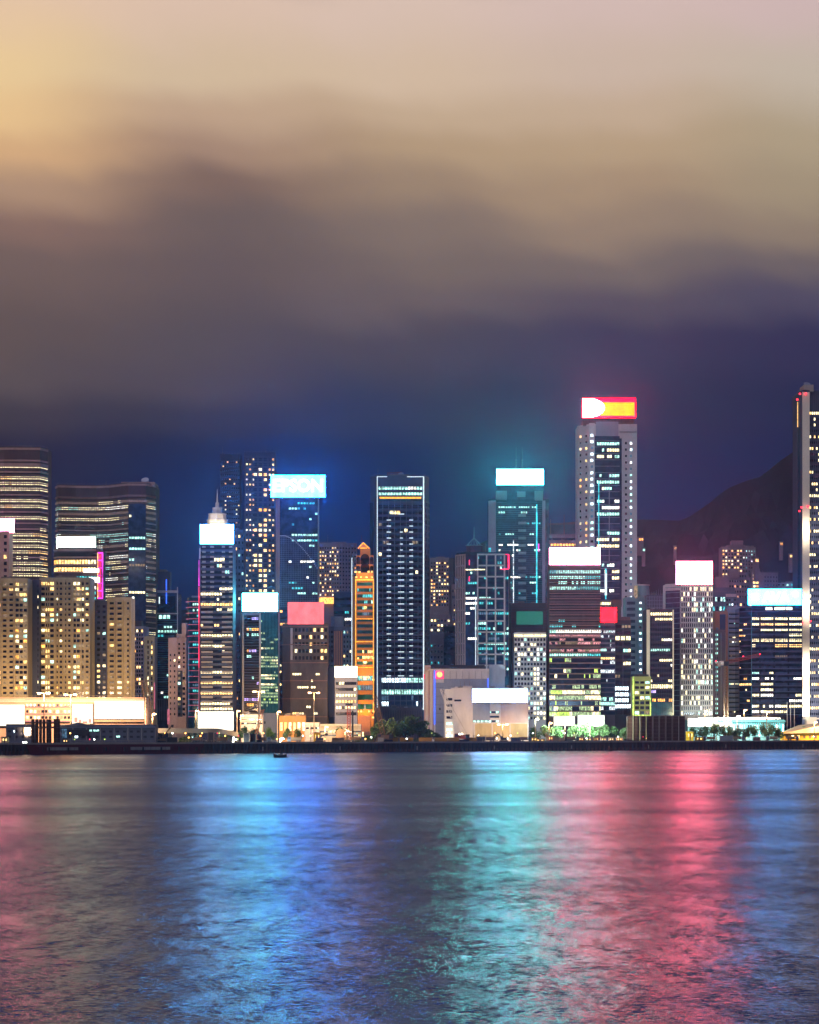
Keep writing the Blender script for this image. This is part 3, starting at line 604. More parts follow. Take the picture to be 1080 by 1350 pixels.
# LED framed tower
b = Bld('residential_tower', 'tall dark blue tower outlined by thin white lines of light', 'skyscraper', [(488,12),(497,0),(559,0),(566,14)], 629, 300, 'navy_wall', 40)
b.ledges([1], 630, 936, 48, .10, 'navy_wall', off=.3)
for f, wd in ((.18,.10),(.36,.03),(.45,.03),(.60,.03),(.80,.03)): b.fins(1, 650, 936, 1, .02, 'slate', f=(f, f+.001), off=.5)
b.fins(1, 660, 936, 8, .10, 'slate', off=.5)
b.rib(1, 640, 662, 3, 4, .55, .9, 'cool', f=(.03,.97), gl='glass_teal'); b.hline(1, .06, .94, 656.4, 2.2, 'line_gold'); b.rib(1, 664, 892, 29, 5, .6, .06, 'home', f=(.03,.97)); b.rib(1, 893, 932, 5, 3.2, .85, .62, 'ice', f=(.10,.99), gl='glass_blue', name='bright_window_band')
for k in range(29):
    yy = 677.8+7.9*k
    for f0, f1, lo in ((.21,.30,1),(.45,.58,3),(.69,.77,1)):
        if k == 0 and lo == 1: continue
        if lo == 3 and 1 <= k <= 6: f0 += .04; f1 -= .03
        if lo == 3 and 1 <= k <= 2: continue
        b.hline(1, f0, f1, yy, 1.0, 'line_ice', 'floor_light')
b.line(1, .008, 628.5, 936, .9, 'line_ice'); b.line(1, .993, 628.5, 936, 1.5, 'line_ice'); b.hline(1, 0, .22, 628.6, .8, 'line_ice'); b.hline(1, .64, 1, 628.6, .9, 'line_ice'); b.hline(1, 0, 1, 934.5, .9, 'line_ice')
b.panel(0, 0, .5, 661, 936, 'glass_blue', .3, 'side_glass'); b.fins(2, 661, 936, 2, .2, 'slate'); b.ledges(2, 661, 936, 36, .3, 'slate')
b.block(512, 540, 624, 629, 'slate'); mm = MB(); mm.tube((b.lx(529), 0, b.z(623)), (b.lx(531), -2, b.z(620.5)), 2.2, .6, 'grey_blue', 10); mm.build('dish', b.root); mm = MB(); mm.lattice((b.lx(510), 0, b.z(621)), (b.lx(530), 0, b.z(620)), 1.2, 'crane_red', 8, .15); mm.build('cleaning_gantry', b.root); b.done()
b = Bld('low_annex', 'plain low annex wall beneath the white outlined tower, behind the dark trees', 'annex', [(493,0),(557,0)], 935, 230, 'slate', 20)
b.fins(0, 937, 975, 20, .3, 'navy_wall'); b.done()

b = Bld('apartment_tower', 'distant brown apartment tower with warm windows right of the white outlined tower', 'apartment tower', [(564,0),(592,0),(598,6)], 737, 720, 'hill_tower', 26)
b.grid(0, 740, 800, 13, 8, .5, .42, .42, 'warm', gl='glass_brown'); b.block(578, 586, 733.5, 737, 'hill_tower'); b.done()
b = Bld('terraced_flats', 'small stepped flats with yellow windows on the dark slope', 'flats', [(567,0),(594,3)], 812, 560, 'hill_tower', 24)
b.grid(0, 815, 840, 4, 6, .5, .4, .55, 'yellow'); b.block(573, 590, 804, 812, 'hill_tower', 'roof_block'); b.done()
b = Bld('apartment_tower', 'pale dirty low rise with small dark windows above the grey exhibition block', 'apartment tower', [(567,0),(585,0)], 836, 380, 'pale_pink', 18)
b.grid(0, 848, 885, 5, 4, .35, .4, .1, 'cool'); b.done()
b = Bld('tower_block', 'dark purple block with no lights between the pale low rise and the square gridded tower', 'building', [(585,0),(606,0)], 828, 390, 'dark', 22)
b.grid(0, 830, 880, 7, 5, .4, .4, .02, 'warm'); b.done()
b = Bld('tower_block', 'brown lit gable wall rising behind the square gridded tower', 'building', [(597,0),(606,0)], 792, 420, 'hill_tower', 16)
b.grid(0, 795, 826, 5, 2, .3, .4, .1, 'warm'); b.done()

# gridded tower
b = Bld('office_tower', 'faceted tower gridded in large pale squares with a red strip at its top right', 'office tower', [(602,12),(614,2),(629,0),(671,0),(674,6)], 730, 270, 'glass_teal', 38)
b.panel(1, .0, 1, 732, 900, 'glass_blue', .1); b.rib(2, 732, 892, 24, 3, .55, lambda x, z: .30+.2*z, 'teal', gl='glass_blue'); b.rib(1, 732, 892, 24, 3, .5, .22, 'cool', gl='glass_blue', name='side_window_band')
b.fins(2, 730, 892, 3, .16, 'beige', f=(.02,.86), off=1.0); b.fins(2, 730, 892, 1, .05, 'pale_pink', f=(.90, .99), off=.8); b.ledges(2, 731, 892, 11, .13, 'beige', off=1.0, f=(0,.86), name='grid_beams'); b.fins(0, 731, 892, 4, .3, 'pale_pink', off=.8); b.ledges(0, 731, 892, 11, .12, 'pale_pink', off=.8, name='grid_beams')
b.hline(2, .2, .98, 731, .9, 'line_red'); b.line(2, .99, 731, 750, 1.8, 'line_red', 'neon_strip', 1.3); b.hline(1, 0, 1, 751, 1.2, 'lit_cream'); b.hline(2, 0, .25, 751, 1.2, 'lit_cream', 'light_strip', 1.3); b.hline(2, .72, .98, 750.5, 1, 'line_red', 'light_strip', 1.3); b.line(1, .9, 790, 890, .8, 'line_ice'); b.line(1, .35, 738, 745, .8, 'line_red'); b.line(1, .35, 760, 766, .8, 'line_red')
mm = MB(); xx = b.lx(626); mm.tube((xx, 0, b.zt), (xx, 0, b.z(717)), 5, 5, 'navy_wall', 16); 
for k in range(12): t = k*math.pi/6; mm.tube((xx+math.cos(t)*5, math.sin(t)*5, b.z(717)), (xx+math.cos(t)*.4, math.sin(t)*.4, b.z(707)), .15, .15, 'teal_pale', 4)
mm.tube((xx, 0, b.z(717.3)), (xx, 0, b.z(716.5)), 5.4, 5.4, 'teal_pale', 16); mm.tube((xx, 0, b.z(709)), (xx, 0, b.z(692)), .4, .1, 'teal_pale', 6); mm.build('roof_cupola', b.root); b.done()

# teal tower
b = Bld('office_tower', 'dark glass tower coloured with sign light, pale grey side piers, under the brightest teal sign', 'office tower', [(644.5,3),(654,0),(718,0),(724,3)], 660, 480, 'glass_teal', 36)  # teal light from the sign is tinted into the glass and wall colours
b.panel(0, 0, 1, 660, 728, 'grey_blue', .4, 'side_pier'); b.line(1, .985, 660, 800, 4, 'grey_blue', 'side_pier')
b.ledges(1, 662, 800, 50, .16, 'teal_wall', off=.25); b.rib(1, 665, 800, 19, 3, .35, .32, 'cool', f=(.05,.92), gl='glass_teal')
for k in range(12): b.panel(1, .46, .62, 678+k*9.9, 681.4+k*9.9, 'teal_pale', .9, 'pale_panel_stack')
b.line(1, .84, 665, 800, 1.6, 'line_teal'); b.line(1, .36, 712, 800, 1.0, 'glitter_white', 'painted_reflection')  # the white glowing strip is painted in as a reflection on the glass
b.line(0, .2, 722, 730, 3, 'line_teal', 'corner_lamp'); b.line(1, .88, 717, 727, 1.2, 'line_magenta')
b.block(656, 717, 642, 660, 'glass_teal', 'crown_block', (.05,.9)); b.block(654, 668.5, 647, 661.5, 'teal_pale', 'crown_pier', (.0,.2)); b.block(705, 716, 647, 661.5, 'teal_pale', 'crown_pier', (.0,.2)); b.block(682, 693, 648, 655, 'teal_pale', 'crown_panel', (.0,.2))
m = MB(); Y0 = b.Y-b.org.y+6
for px in (681, 689): m.lattice((b.lx(px), Y0, b.z(640)), (b.lx(px), Y0, b.z(604)), .8, 'grey_blue', 10, .12); m.tube((b.lx(px), Y0, b.z(604)), (b.lx(px), Y0, b.z(588)), .15, .08, 'grey_blue', 4)
m.build('antenna_masts', b.root); b.done()
sign(655, 716.5, 618.5, 639, b.Y-1.0, (1.6, 26, 25), 'brilliant white sign with a teal halo crowning the dark teal tower', stand=641, kind='rooftop_sign')
# far building with crane between teal tower and flame sign tower
b = Bld('building_site', 'far unfinished building with site lights behind the white sign of the banded tower', 'building site', [(722,0),(765,0)], 706, 640, 'hill_tower', 24)
b.rib(0, 707, 722, 2, 4, .4, .8, 'warm'); b.mast(745, 677, 706, .35, 'crane_red'); b.mast(727, 683, 706, .5, 'steel'); 
m = MB(); m.lattice((b.lx(722), 0, b.z(690)), (b.lx(763), 0, b.z(688)), 1.0, 'crane_red', 12, .1); m.build('crane_jib', b.root); b.done()
# green billboard block and white gridded block
b = Bld('commercial_block', 'dark brown unlit block carrying the flat green screen', 'commercial block', [(673,0),(727,0)], 797, 300, 'brown_dark', 26)
b.ledges(0, 799, 842, 12, .12, 'slate', off=.3); b.fins(0, 842, 970, 2, .12, 'navy_wall'); b.done()
sign(681, 716, 806, 823.5, b.Y-2.2, (.012, .17, .115), 'flat dull green screen on the dark brown block', stand=826, noise=.02, kind='screen')
b = Bld('office_block', 'white gridded office block with a pale cornice below the green screen', 'office block', [(678,0),(720,0)], 836, 240, 'beige', 26)
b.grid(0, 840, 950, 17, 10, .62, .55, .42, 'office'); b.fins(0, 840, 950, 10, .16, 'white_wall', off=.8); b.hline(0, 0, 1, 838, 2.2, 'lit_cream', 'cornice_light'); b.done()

# exhibition block on the quay
b = Bld('exhibition_hall', 'grey white panelled hall with a blue neon edge and a glowing red emblem', 'hall', [(560,6),(572,0),(645,0)], 884, 130, 'white_wall', 34)
b.panel(1, .03, .18, 900, 975, 'grey_blue', .3, 'wall_panel'); b.panel(1, .18, .98, 895, 912, 'grey_blue', .3, 'wall_panel'); b.fins(1, 885, 895, 7, .04, 'slate', f=(.18,.98), off=.4); b.ledges(1, 895, 975, 7, .03, 'slate', f=(.03,.18), off=.4)
b.line(1, .015, 884, 955, 1.4, 'line_blue'); b.line(1, .98, 894, 910, .9, 'line_blue'); b.line(0, .05, 889, 895, 1.4, 'line_red'); b.panel(1, .04, .18, 885, 895, 'line_red', .5, 'emblem_box'); b.fins(0, 884, 975, 2, .3, 'pale_pink', off=.5)
mm = MB(); Y0 = b.Y-b.org.y; mm.tube((b.lx(579.5), Y0-.9, b.z(889.5)), (b.lx(579.5), Y0-.5, b.z(889.5)), 1.7, 1.7, 'line_warm', 16); mm.build('emblem', b.root)
b.block(645, 666, 876, 970, 'grey_blue', 'side_wing', (.1, .9)); b.block(562, 640, 876, 884, 'dark', 'roof_block', (.4,.9)); b.block(560, 568, 877, 884, 'pale_pink', 'roof_block', (.1,.3)); b.done()
b = Bld('exhibition_hall', 'pale boxy waterfront hall under the wide blue rimmed white sign', 'hall', [(595,0),(697,0)], 909, 70, 'beige', 34)
b.panel(0, .28, .50, 926, 950, 'grey_blue', .3, 'wall_panel'); b.panel(0, .52, .62, 926, 936, 'white_wall', .3, 'wall_panel'); b.panel(0, .64, .995, 927, 953, 'pale_pink', .3, 'wall_panel'); b.rib(0, 936, 954, 3, 5, .45, .6, 'cool', f=(.28,.62), gl='glass_blue'); b.rib(0, 922, 925, 1, 4, .8, 1, 'warm', f=(.04,.13))
b.panel(0, .30, .99, 954, 973, 'tan', .5, 'ground_wall'); b.fins(0, 954, 973, 3, .06, 'beige', f=(.30,.99), off=.8); b.block(600, 604, 905, 909, 'beige', dep=(.1,.4)); b.block(611, 623, 904, 909, 'beige', dep=(.1,.4))
for px in (608, 613, 620): b.mast(px, 897, 909, .2, 'steel')
b.block(586, 596, 930, 975, 'white_wall', 'stair_wing', (-.05,.5)); b.done()
sign(623, 695.5, 908.5, 926, b.Y-1.6, (2.5, 5, 10), 'wide white sign with a blue rim on the front of the pale boxy hall', stand=927, kind='rooftop_sign')
mm = MB(); 
b = Bld('stair_block', 'narrow white stair block with five dark window bands behind the red crawler crane', 'stair block', [(587,0),(598,0)], 911, 55, 'white_wall', 12)
b.grid(0, 918, 974, 7, 1, .7, .4, .3, 'cool'); b.done()

# flame sign tower
b = Bld('office_tower', 'tallest cream tower with a blue glass centre, under the red and yellow sign', 'skyscraper', [(763,12),(777,0),(784,-1),(817,0),(840,0)], 561, 420, 'beige', 40)
b.grid(0, 570, 800, 28, 2, .22, .35, .35, 'warm'); b.grid(1, 570, 800, 28, 1, .62, .40, .97, 'ice', (.1,.9)); b.grid(3, 580, 800, 26, 2, .36, .36, lambda x, z: 1.0 if x > .5 else 0, 'ice', (.22,.80))
b.panel(2, .0, 1, 575, 800, 'glass_blue', .5); b.panel(3, .0, .12, 578, 800, 'glass_blue', .5); b.ledges(2, 581, 800, 26, .07, 'grey_blue', off=.8); b.rib(2, 581, 800, 26, 3.2, .5, .62, 'office', f=(.08,.99), off=.6, gl='glass_blue')
b.line(2, .16, 635, 720, 1.2, 'line_teal', 'light_strip', 1.0); b.line(2, .58, 625, 740, .9, 'grey_blue', 'light_strip', 1.0); b.panel(2, .05, .95, 556, 575, 'grey_blue', .5, 'glass_wall'); b.ledges([3], 569, 570, 1, .3, 'slate', off=.3)
b.line(2, .44, 756, 785, 3.0, 'line_ice', 'light_column', 1.4); b.line(2, .44, 750, 790, 1.6, 'line_teal', 'light_column', 1.2)
b.block(777, 784, 558, 562, 'beige', 'shoulder', (0,.3)); b.block(769, 836, 552, 561, 'brown_dark', 'plant_room', (.1,.6)); b.done()
Yf = b.Y-1.5; k = 'flame'
glow('sign_red', (1, .0, .0015), 95, .1, sample=True); glow('sign_yellow', (1, .26, .0), 3.6, .15, scale=.1, sample=True); glow('sign_white', (1, .6, .7), 50, .05, sample=True)
root = empty('lettered_sign', (X(803, Yf), Yf, Z(552, Yf)), 'red sign with a white half oval and a yellow bar', 'billboard')
lx = lambda px: X(px, Yf)-X(803, Yf); lz = lambda py: Z(py, Yf)-Z(552, Yf)
m = MB(); m.box(lx(768), lx(838), .06, .3, lz(550.5), lz(525), 'dark'); m.quad((lx(768),.05,lz(550.5)), (lx(838),.05,lz(550.5)), (lx(838),.05,lz(525)), (lx(768),.05,lz(525)), 'sign_red'); m.build('red_panel', root)
m = MB(); m.box(lx(792), lx(836.5), -.1, .04, lz(548), lz(530.5), 'sign_yellow'); m.build('yellow_bar', root)
m = MB(); pts = [(lx(769), lz(550))]+[(lx(776)+(lx(797)-lx(776))*math.sin(t*math.pi/12), lz(537.7)+(lz(525.5)-lz(537.7))*-math.cos(t*math.pi/12)) for t in range(13)]+[(lx(769), lz(525.5))]
m.poly([(x, -.2, z) for x, z in pts], 'sign_white'); m.poly([(x, -.1, z) for x, z in reversed(pts)], 'sign_white'); m.build('white_half_oval', root)
m = MB(); m.box(lx(767.5), lx(838.5), .31, 1.2, lz(551), lz(524.5), 'dark')
for j in range(9): m.tube((lx(769+j*8.5), 1.4, lz(557)), (lx(769+j*8.5), 1.4, lz(525)), .18, .18, 'dark', 5)
m.build('frame', root)

# brown banded building with white sign
b = Bld('office_tower', 'broad brown banded office tower with glittering lower floors under the long white sign', 'office tower', [(724.5,0),(792,0)], 745.5, 205, 'brown_dark', 34)
b.ledges(0, 747, 945, 28, .16, 'brown_band', off=.4); b.rib(0, 750.5, 807.5, 8, 3, .55, lambda x, z: .75 if z < .75 else .1, 'cool', gl='glass_brown'); b.rib(0, 807.5, 829, 3, 3, .5, .1, 'teal', gl='glass_brown', name='window_band')
b.rib(0, 829, 836, 1, 3, .6, 2, 'cool', gl='glass_brown'); b.rib(0, 836, 860, 5, 1.5, .7, .8, 'pink', gl='glass_brown', name='glitter_band'); b.rib(0, 860, 867, 1, 3, .5, 1, 'cool', gl='glass_brown', name='window_band'); b.rib(0, 867, 909, 6, 1.7, .8, lambda x, z: .3+.6*x, 'green', gl='glass_navy', name='glitter_band'); b.rib(0, 909, 945, 5, 1.9, .85, lambda x, z: .75+.4*z, 'green', gl='glass_blue', name='glitter_band'); b.done()
bsign(b, 724.5, 791.5, 722, 744.5, (11, 3.4, 6), 'long plain white sign on the roof of the brown banded tower', dy=-.3, kind='rooftop_sign')
b = Bld('office_block', 'narrow dark block glittering with white lights under the square red sign', 'office block', [(792,0),(811,0)], 822, 210, 'fleck_violet', 26)
b.rib(0, 824, 866, 7, 1.3, .6, .5, 'gw', gl='glass_slate'); b.rib(0, 866, 870, 1, 3, .7, 2, 'warm'); b.rib(0, 870, 943, 12, 1.3, .8, lambda x, z: .5+.5*z, 'gw', gl='glass_blue'); b.done()
bsign(b, 790.5, 813, 801, 820.5, (9, .010, .028), 'square glowing red sign right of the brown banded tower', dy=-.3, kind='rooftop_sign', noise=.1)
b = Bld('office_tower', 'narrow dark tower with one bright yellow floor, right of the red sign', 'office tower', [(811,0),(832,0)], 820, 200, 'dark', 26)
b.rib(0, 822, 838, 2, 4, .5, .15, 'mix'); b.rib(0, 838, 845, 1, 8, .85, 4, 'yellow'); b.rib(0, 845, 896, 6, 3.5, .55, .3, 'mix'); b.rib(0, 896, 943, 6, 3.0, .7, .6, 'ice'); b.fins(0, 822, 943, 2, .05, 'slate'); b.block(812, 832, 813, 820, 'brown_dark', 'roof_block'); b.block(808, 820, 790, 820, 'brown_dark', 'upper_tower'); b.done()
b = Bld('apartment_tower', 'teal grey apartment tower with square lit windows and a round roof room', 'apartment tower', [(825,4),(840,0),(858,0)], 789, 330, 'teal_pale', 26)
b.grid(1, 791, 943, 19, 2, .32, .34, .95, 'ice'); b.grid(0, 791, 943, 19, 1, .7, .5, .12, 'yellow', gl='glass_teal')
mm = MB(); mm.tube((b.lx(850), 0, b.zt), (b.lx(850), 0, b.z(771)), 4.2, 4.2, 'teal_pale', 16); mm.tube((b.lx(850), 0, b.z(771)), (b.lx(850), 0, b.z(769.5)), 4.6, 4.6, 'white_wall', 16); mm.build('round_roof_room', b.root); b.block(837, 841, 772, 789, 'lit_dim', 'lit_shaft', (.0,.3)); b.done()
b = Bld('building_site', 'unfinished blue tower top with vertical steel bars behind the white finned dark tower', 'building site', [(853,0),(880,0)], 786, 300, 'slate', 20)
b.fins(0, 786, 806, 8, .15, 'grey_blue'); b.ledges(0, 787, 806, 4, .12, 'grey_blue')
for k in range(9): b.mast(855+k*3, 775+R.random()*5, 786, .25, 'grey_blue', 'steel_bar')
b.done()
b = Bld('office_tower', 'dark glass tower held between two pale vertical fins', 'office tower', [(852,0),(888,0)], 805, 195, 'dark', 28)
b.line(0, .07, 804, 943, 4.2, 'pale_fin', 'pale_fin', 1.5); b.line(0, .985, 804, 943, 1.6, 'pale_fin', 'pale_fin', 1.5); b.rib(0, 806, 813, 1, 3, .6, 2, 'warm', f=(.16,.96)); b.rib(0, 813, 901, 13, 2.8, .5, .35, 'office', f=(.16,.96)); b.rib(0, 901, 909, 1, 3, .7, 3, 'yellow', f=(.16,.96)); b.rib(0, 909, 926, 3, 2.4, .7, .6, 'odd', f=(.16,.96)); b.panel(0, .16, .96, 926, 943, 'glass_teal', .2); b.fins(0, 806, 943, 12, .1, 'navy_wall', f=(.16,.96), off=.4); b.done()
b = Bld('shop_house', 'small yellow green lit block in front of the dark glass tower', 'office block', [(834,0),(858.5,0)], 894, 165, 'olive', 16)
b.grid(0, 897, 943, 7, 3, .75, .62, .55, 'mix', (.1,.95), gl='glass_navy'); b.ledges(0, 895, 943, 7, .14, 'olive', off=.5); b.line(0, .04, 892, 943, 1.6, 'lit_lime', 'light_strip'); b.line(0, .97, 920, 943, 1.0, 'lit_lime'); b.hline(0, .1, .95, 943, 1.2, 'lit_lime'); b.block(838, 856, 889, 894, 'dark'); b.done()

# white gridded tower with pink haloed sign
b = Bld('office_tower', 'white gridded tower with rows of upright dark windows under the pink haloed sign', 'office tower', [(880,12),(898,0),(940,0)], 771, 215, 'white_wall', 34)
b.grid(1, 773, 944, 25, 15, .5, .68, lambda x, z: .20 + (.35 if int(z*25) in (0,3,4,14,15,17,18,21) and x > .3 else 0), 'office'); b.panel(0, .0, .93, 778, 944, 'glass_slate', .2, 'side_glass'); b.ledges(0, 774, 944, 25, .12, 'teal_pale', off=.4); b.ledges(1, 773, 944, 25, .2, 'white_wall', off=.5); b.done()
bsign(b, 891.5, 939.5, 740, 770.5, (19, 2.2, 4), 'white square sign with a pink halo on the white gridded tower', dy=-.4, kind='rooftop_sign')

# right background, hillside flats
b = Bld('apartment_tower', 'highest hillside apartment tower with many warm windows above the dark slope', 'apartment tower', [(952,0),(979,0),(998,8)], 722, 1000, 'hill_tower', 30)
b.grid(0, 724, 768, 10, 7, .5, .45, .6, 'warm', gl='glass_brown'); b.grid(1, 724, 768, 10, 5, .3, .4, .3, 'cool', gl='glass_navy'); b.block(966, 981, 712, 722, 'hill_tower', 'lift_house'); b.block(960, 984, 718, 722, 'hill_tower', 'roof_block'); b.done()
b = Bld('apartment_tower', 'stepped hillside flats with a short lit window row left of the lower warm tower', 'apartment tower', [(944,0),(961,0),(992,4)], 762, 830, 'hill_tower', 28)
b.grid(1, 756, 845, 13, 9, .45, .4, .12, 'warm', gl='glass_brown'); b.block(961, 974, 751, 762, 'hill_tower', 'roof_block', (0,.5)); b.block(974, 988, 755, 762, 'hill_tower', 'roof_block', (.1,.6)); b.done()
b = Bld('apartment_tower', 'lower hillside tower with one bright stack of warm windows behind the blue lit sign', 'apartment tower', [(991,0),(1007,0),(1027,5)], 756, 800, 'hill_tower', 28)
b.grid(0, 756, 790, 7, 2, .75, .5, .9, 'warm', (.1,.6)); b.grid(1, 758, 790, 6, 5, .3, .4, .12, 'cool', gl='glass_brown'); b.block(993, 1003, 749, 756, 'hill_tower'); b.done()
b = Bld('terraced_flats', 'low stepped hillside houses just above the blue lit sign', 'flats', [(1013,0),(1047,0)], 770, 900, 'grey_blue', 22)
b.block(1038, 1046, 766, 770, 'hill_tower', 'roof_block'); b.grid(0, 768, 780, 2, 6, .4, .4, .4, 'cool'); b.done()
b = Bld('office_block', 'blue office block with three cyan windows right of the pink haloed sign', 'office block', [(939,0),(957,0),(971,0)], 783, 350, 'slate', 22)
b.grid(0, 783, 797, 1, 5, .6, .4, .6, 'cool'); b.grid(0, 797, 830, 3, 4, .5, .5, .4, 'cool'); b.panel(1, 0, 1, 783, 787, 'pale_pink', .5, 'cornice'); b.grid(1, 788, 800, 2, 4, .5, .4, .3, 'ice'); b.block(941, 970, 774, 783, 'slate', 'roof_block'); b.done()
b = Bld('apartment_tower', 'narrow block with bright orange brick stripes left of the grey balcony tower', 'apartment tower', [(943,0),(962,0)], 808, 290, 'orange_wall', 18)
b.panel(0, .32, .72, 810, 940, 'navy_wall', .3, 'recess_wall'); b.rib(0, 812, 940, 17, 4, .4, .1, 'cool', f=(.34,.7)); b.block(958, 963, 803, 808, 'orange_wall'); b.done()
b = Bld('apartment_tower', 'pale concrete block with square cyan stair windows behind the tower crane', 'apartment tower', [(939,0),(957,2)], 832, 250, 'hill_tower', 16)
b.grid(0, 834, 943, 18, 1, .3, .45, .9, 'cool', (.1,.6)); b.fins(0, 834, 943, 3, .2, 'concrete'); b.done()
b = Bld('apartment_tower', 'grey balcony tower of closely stacked floors between the tower crane and the navy office tower', 'apartment tower', [(961,0),(977,3)], 802, 275, 'grey_blue', 20)
b.ledges(0, 808, 943, 22, .3, 'concrete', off=1.0, name='balcony_slabs'); b.rib(0, 806, 941, 22, 2.5, .5, .2, 'mix', gl='glass_navy'); b.done()
# navy office tower with yellow windows
b = Bld('office_tower', 'navy office tower with broad blocks of yellow lit windows', 'office tower', [(977,9),(991,0),(1058,0)], 803, 205, 'glass_navy', 36)
for (f0, f1) in ((.01,.15),(.18,.43),(.46,.71),(.74,.99)):
    b.rib(1, 812, 855, 6, 2.6, .56, 3.2, 'yellow', f=(f0,f1), gl='glass_slate'); b.rib(1, 855, 884, 4, 2.6, .5, .08, 'mix', f=(f0,f1), gl='glass_slate'); b.rib(1, 884, 942, 8, 2.6, .5, .75, 'office', f=(f0,f1), gl='glass_slate')
b.ledges([0,1], 806, 942, 18, .18, 'navy_wall', off=.4); b.rib(0, 812, 942, 18, 3, .4, .2, 'warm', gl='glass_navy'); b.line(1, 0, 805, 942, .8, 'teal_wall', 'corner_edge')
b.panel(1, .28, .41, 800.5, 804, 'lit_white', .6, 'small_letters'); b.panel(1, .45, .66, 800.5, 804, 'lit_white', .6, 'small_letters'); b.panel(1, .68, .80, 800.5, 804, 'lit_white', .6, 'small_letters'); b.panel(1, 0, 1, 799, 803, 'glass_blue', .3, 'parapet_glass'); b.done()
Ys = b.Y-.5
sg = sign(986.5, 1057, 776.5, 797.5, Ys, (.30, 4.0, 12), 'wide white rooftop sign with faint pale letters on the navy office tower', stand=799, kind='lettered_sign', noise=.1)
text_mesh('lettering', '\u2261 AVA *', 9.0, 'lit_letters', sg, (0, -.3, Z(787.5, Ys)-Z(799, Ys)), bold=.03, fit=62*Ys/F)

# right edge tower
b = Bld('office_tower', 'dark tower with a broad glowing cream corner column at the right edge of the photo', 'skyscraper', [(1056,16),(1057,6),(1058,0),(1067.5,0),(1068,4),(1120,4)], 516, 190, 'navy_wall', 44)
b.panel(2, 0, 1, 517, 945, 'cream_pole', .8, 'corner_column', back=-1); b.panel(0, .1, .9, 560, 930, 'glass_teal', .3, 'side_glass'); b.line(0, .2, 527, 560, 1.8, 'line_warm', 'light_strip', .6)
b.grid(4, 540, 945, 52, 18, .6, .42, lambda x, z: .62 if int(z*52) % 2 == 0 else .08, 'yellow', (0, 1)); b.fins(4, 520, 945, 18, .15, 'slate', off=.3)
b.block(1060, 1073, 507, 516, 'concrete', 'plant_room', (.0,.5)); mm = MB(); mm.tube((b.lx(1068.5), 0, b.z(507)), (b.lx(1069.5), -2, b.z(501.5)), 1.4, 2.4, 'grey_blue', 12); mm.build('dish', b.root)
for px, yy in ((1054.5,519.5),(1062,519.5),(1051,527),(1056.5,669),(1065,668),(1053.8,674),(1058,821),(1068,819)):
    mm = MB(); mm.tube((0,0,-.5), (0,0,.5), .6, .6, 'beacon', 8); o = mm.build('warning_light', b.root); o.location = (b.lx(px), b.Y-b.org.y-1.6, b.z(yy))
for yy, e in ((930, 30000), (880, 18000), (800, 13000), (700, 10000)):
    l = bpy.data.objects.new('column_light', bpy.data.lights.new('column_light', 'SPOT')); l.data.spot_size = math.radians(160); l.data.spot_blend = .6; l.rotation_euler = (math.radians(90), 0, 0); l.data.energy = e*1.3; l.data.color = (1, .86, .68); l.data.shadow_soft_size = 1; col.objects.link(l); l.parent = b.root; l.location = (b.lx(1062.5), b.Y-b.org.y-9, b.z(yy))
b.done()

# denser city behind: mid distance blocks seen in the gaps
for px0, px1, top, d, wall, lab, lt in ((236,248,852,520,'slate','dark slim block in the gap right of the pink residential tower',.3), (309,322,700,640,'navy_wall','dark block in the gap between the spired tower and the cyan sign',.18), (346,374,860,420,'dark','dark block behind the gap right of the glittering green glass tower',.25), (596,604,772,650,'hill_tower','slim lit block left of the square gridded tower',.35), (724,768,728,560,'slate','dim block behind the long plain white sign',.3), (836,862,812,470,'navy_wall','navy block behind the round roof room tower',.35), (888,904,786,620,'slate','dim block left behind the pink haloed sign tower',.3), (921,946,790,560,'hill_tower','dim flats behind the right shoulder of the white gridded tower',.4), (966,992,790,640,'slate','dim flats behind the grey balcony tower',.4), (1028,1060,789,600,'hill_tower','dim flats behind the navy office tower beside the cream column',.4), (205,225,800,620,'slate','dim flats behind the dark blue striped tower',.3), (60,72,770,640,'navy_wall','dark block in the gap between the two banded towers',.3)):
    b = Bld('city_block', lab, 'city block', [(px0,0),(px1,0)], top, d, wall, 20, 'city blocks in the gaps')
    b.grid(0, top+3, min(940, top+110), 13, max(3, int((px1-px0)/4)), .5, .4, lt, 'home', gl='glass_navy'); b.done()

# ================================================================== low buildings along the waterfront
def low(kind, label, cat, x0, x1, top, d, wall, layers=None, depth=14, **k):
    b = Bld(kind, label, cat, [(x0,0),(x1,0)], top, d, wall, depth, **k)
    if layers: layers(b)
    return b.done()
def f(b): b.rib(0, 947, 956, 2, 4, .5, .5, 'ice'); b.ledges(0, 945, 950, 1, .3, 'beige', off=.6)
low('terminal', 'low white flat roofed block with a strip window right of the street level billboard', 'low block', 318, 346, 944.5, 110, 'beige', f)
def f(b):
    b.grid(0, 950, 966, 1, 6, .6, .7, .9, 'warm', gl='glass_brown')
low('arcade', 'low orange lit arcade behind small trees in front of the netted brown block', 'arcade', 368, 403, 946, 90, 'gold', f)
def f(b): b.fins(0, 955, 977, 3, .3, 'beige', off=.6); b.rib(0, 958, 962, 1, 3, .6, .4, 'cool')
low('pump_house', 'small bright white boxy building left of the long grey shed', 'small building', 402, 421, 955, 45, 'white_wall', f)
def f(b): b.rib(0, 962, 972, 2, 4, .4, .3, 'warm', gl='glass_slate'); b.ledges(0, 957, 959, 1, .4, 'concrete', off=.6)
low('shed', 'long low grey shed between the small white building and the dark trees', 'shed', 421, 476, 957, 60, 'concrete', f)
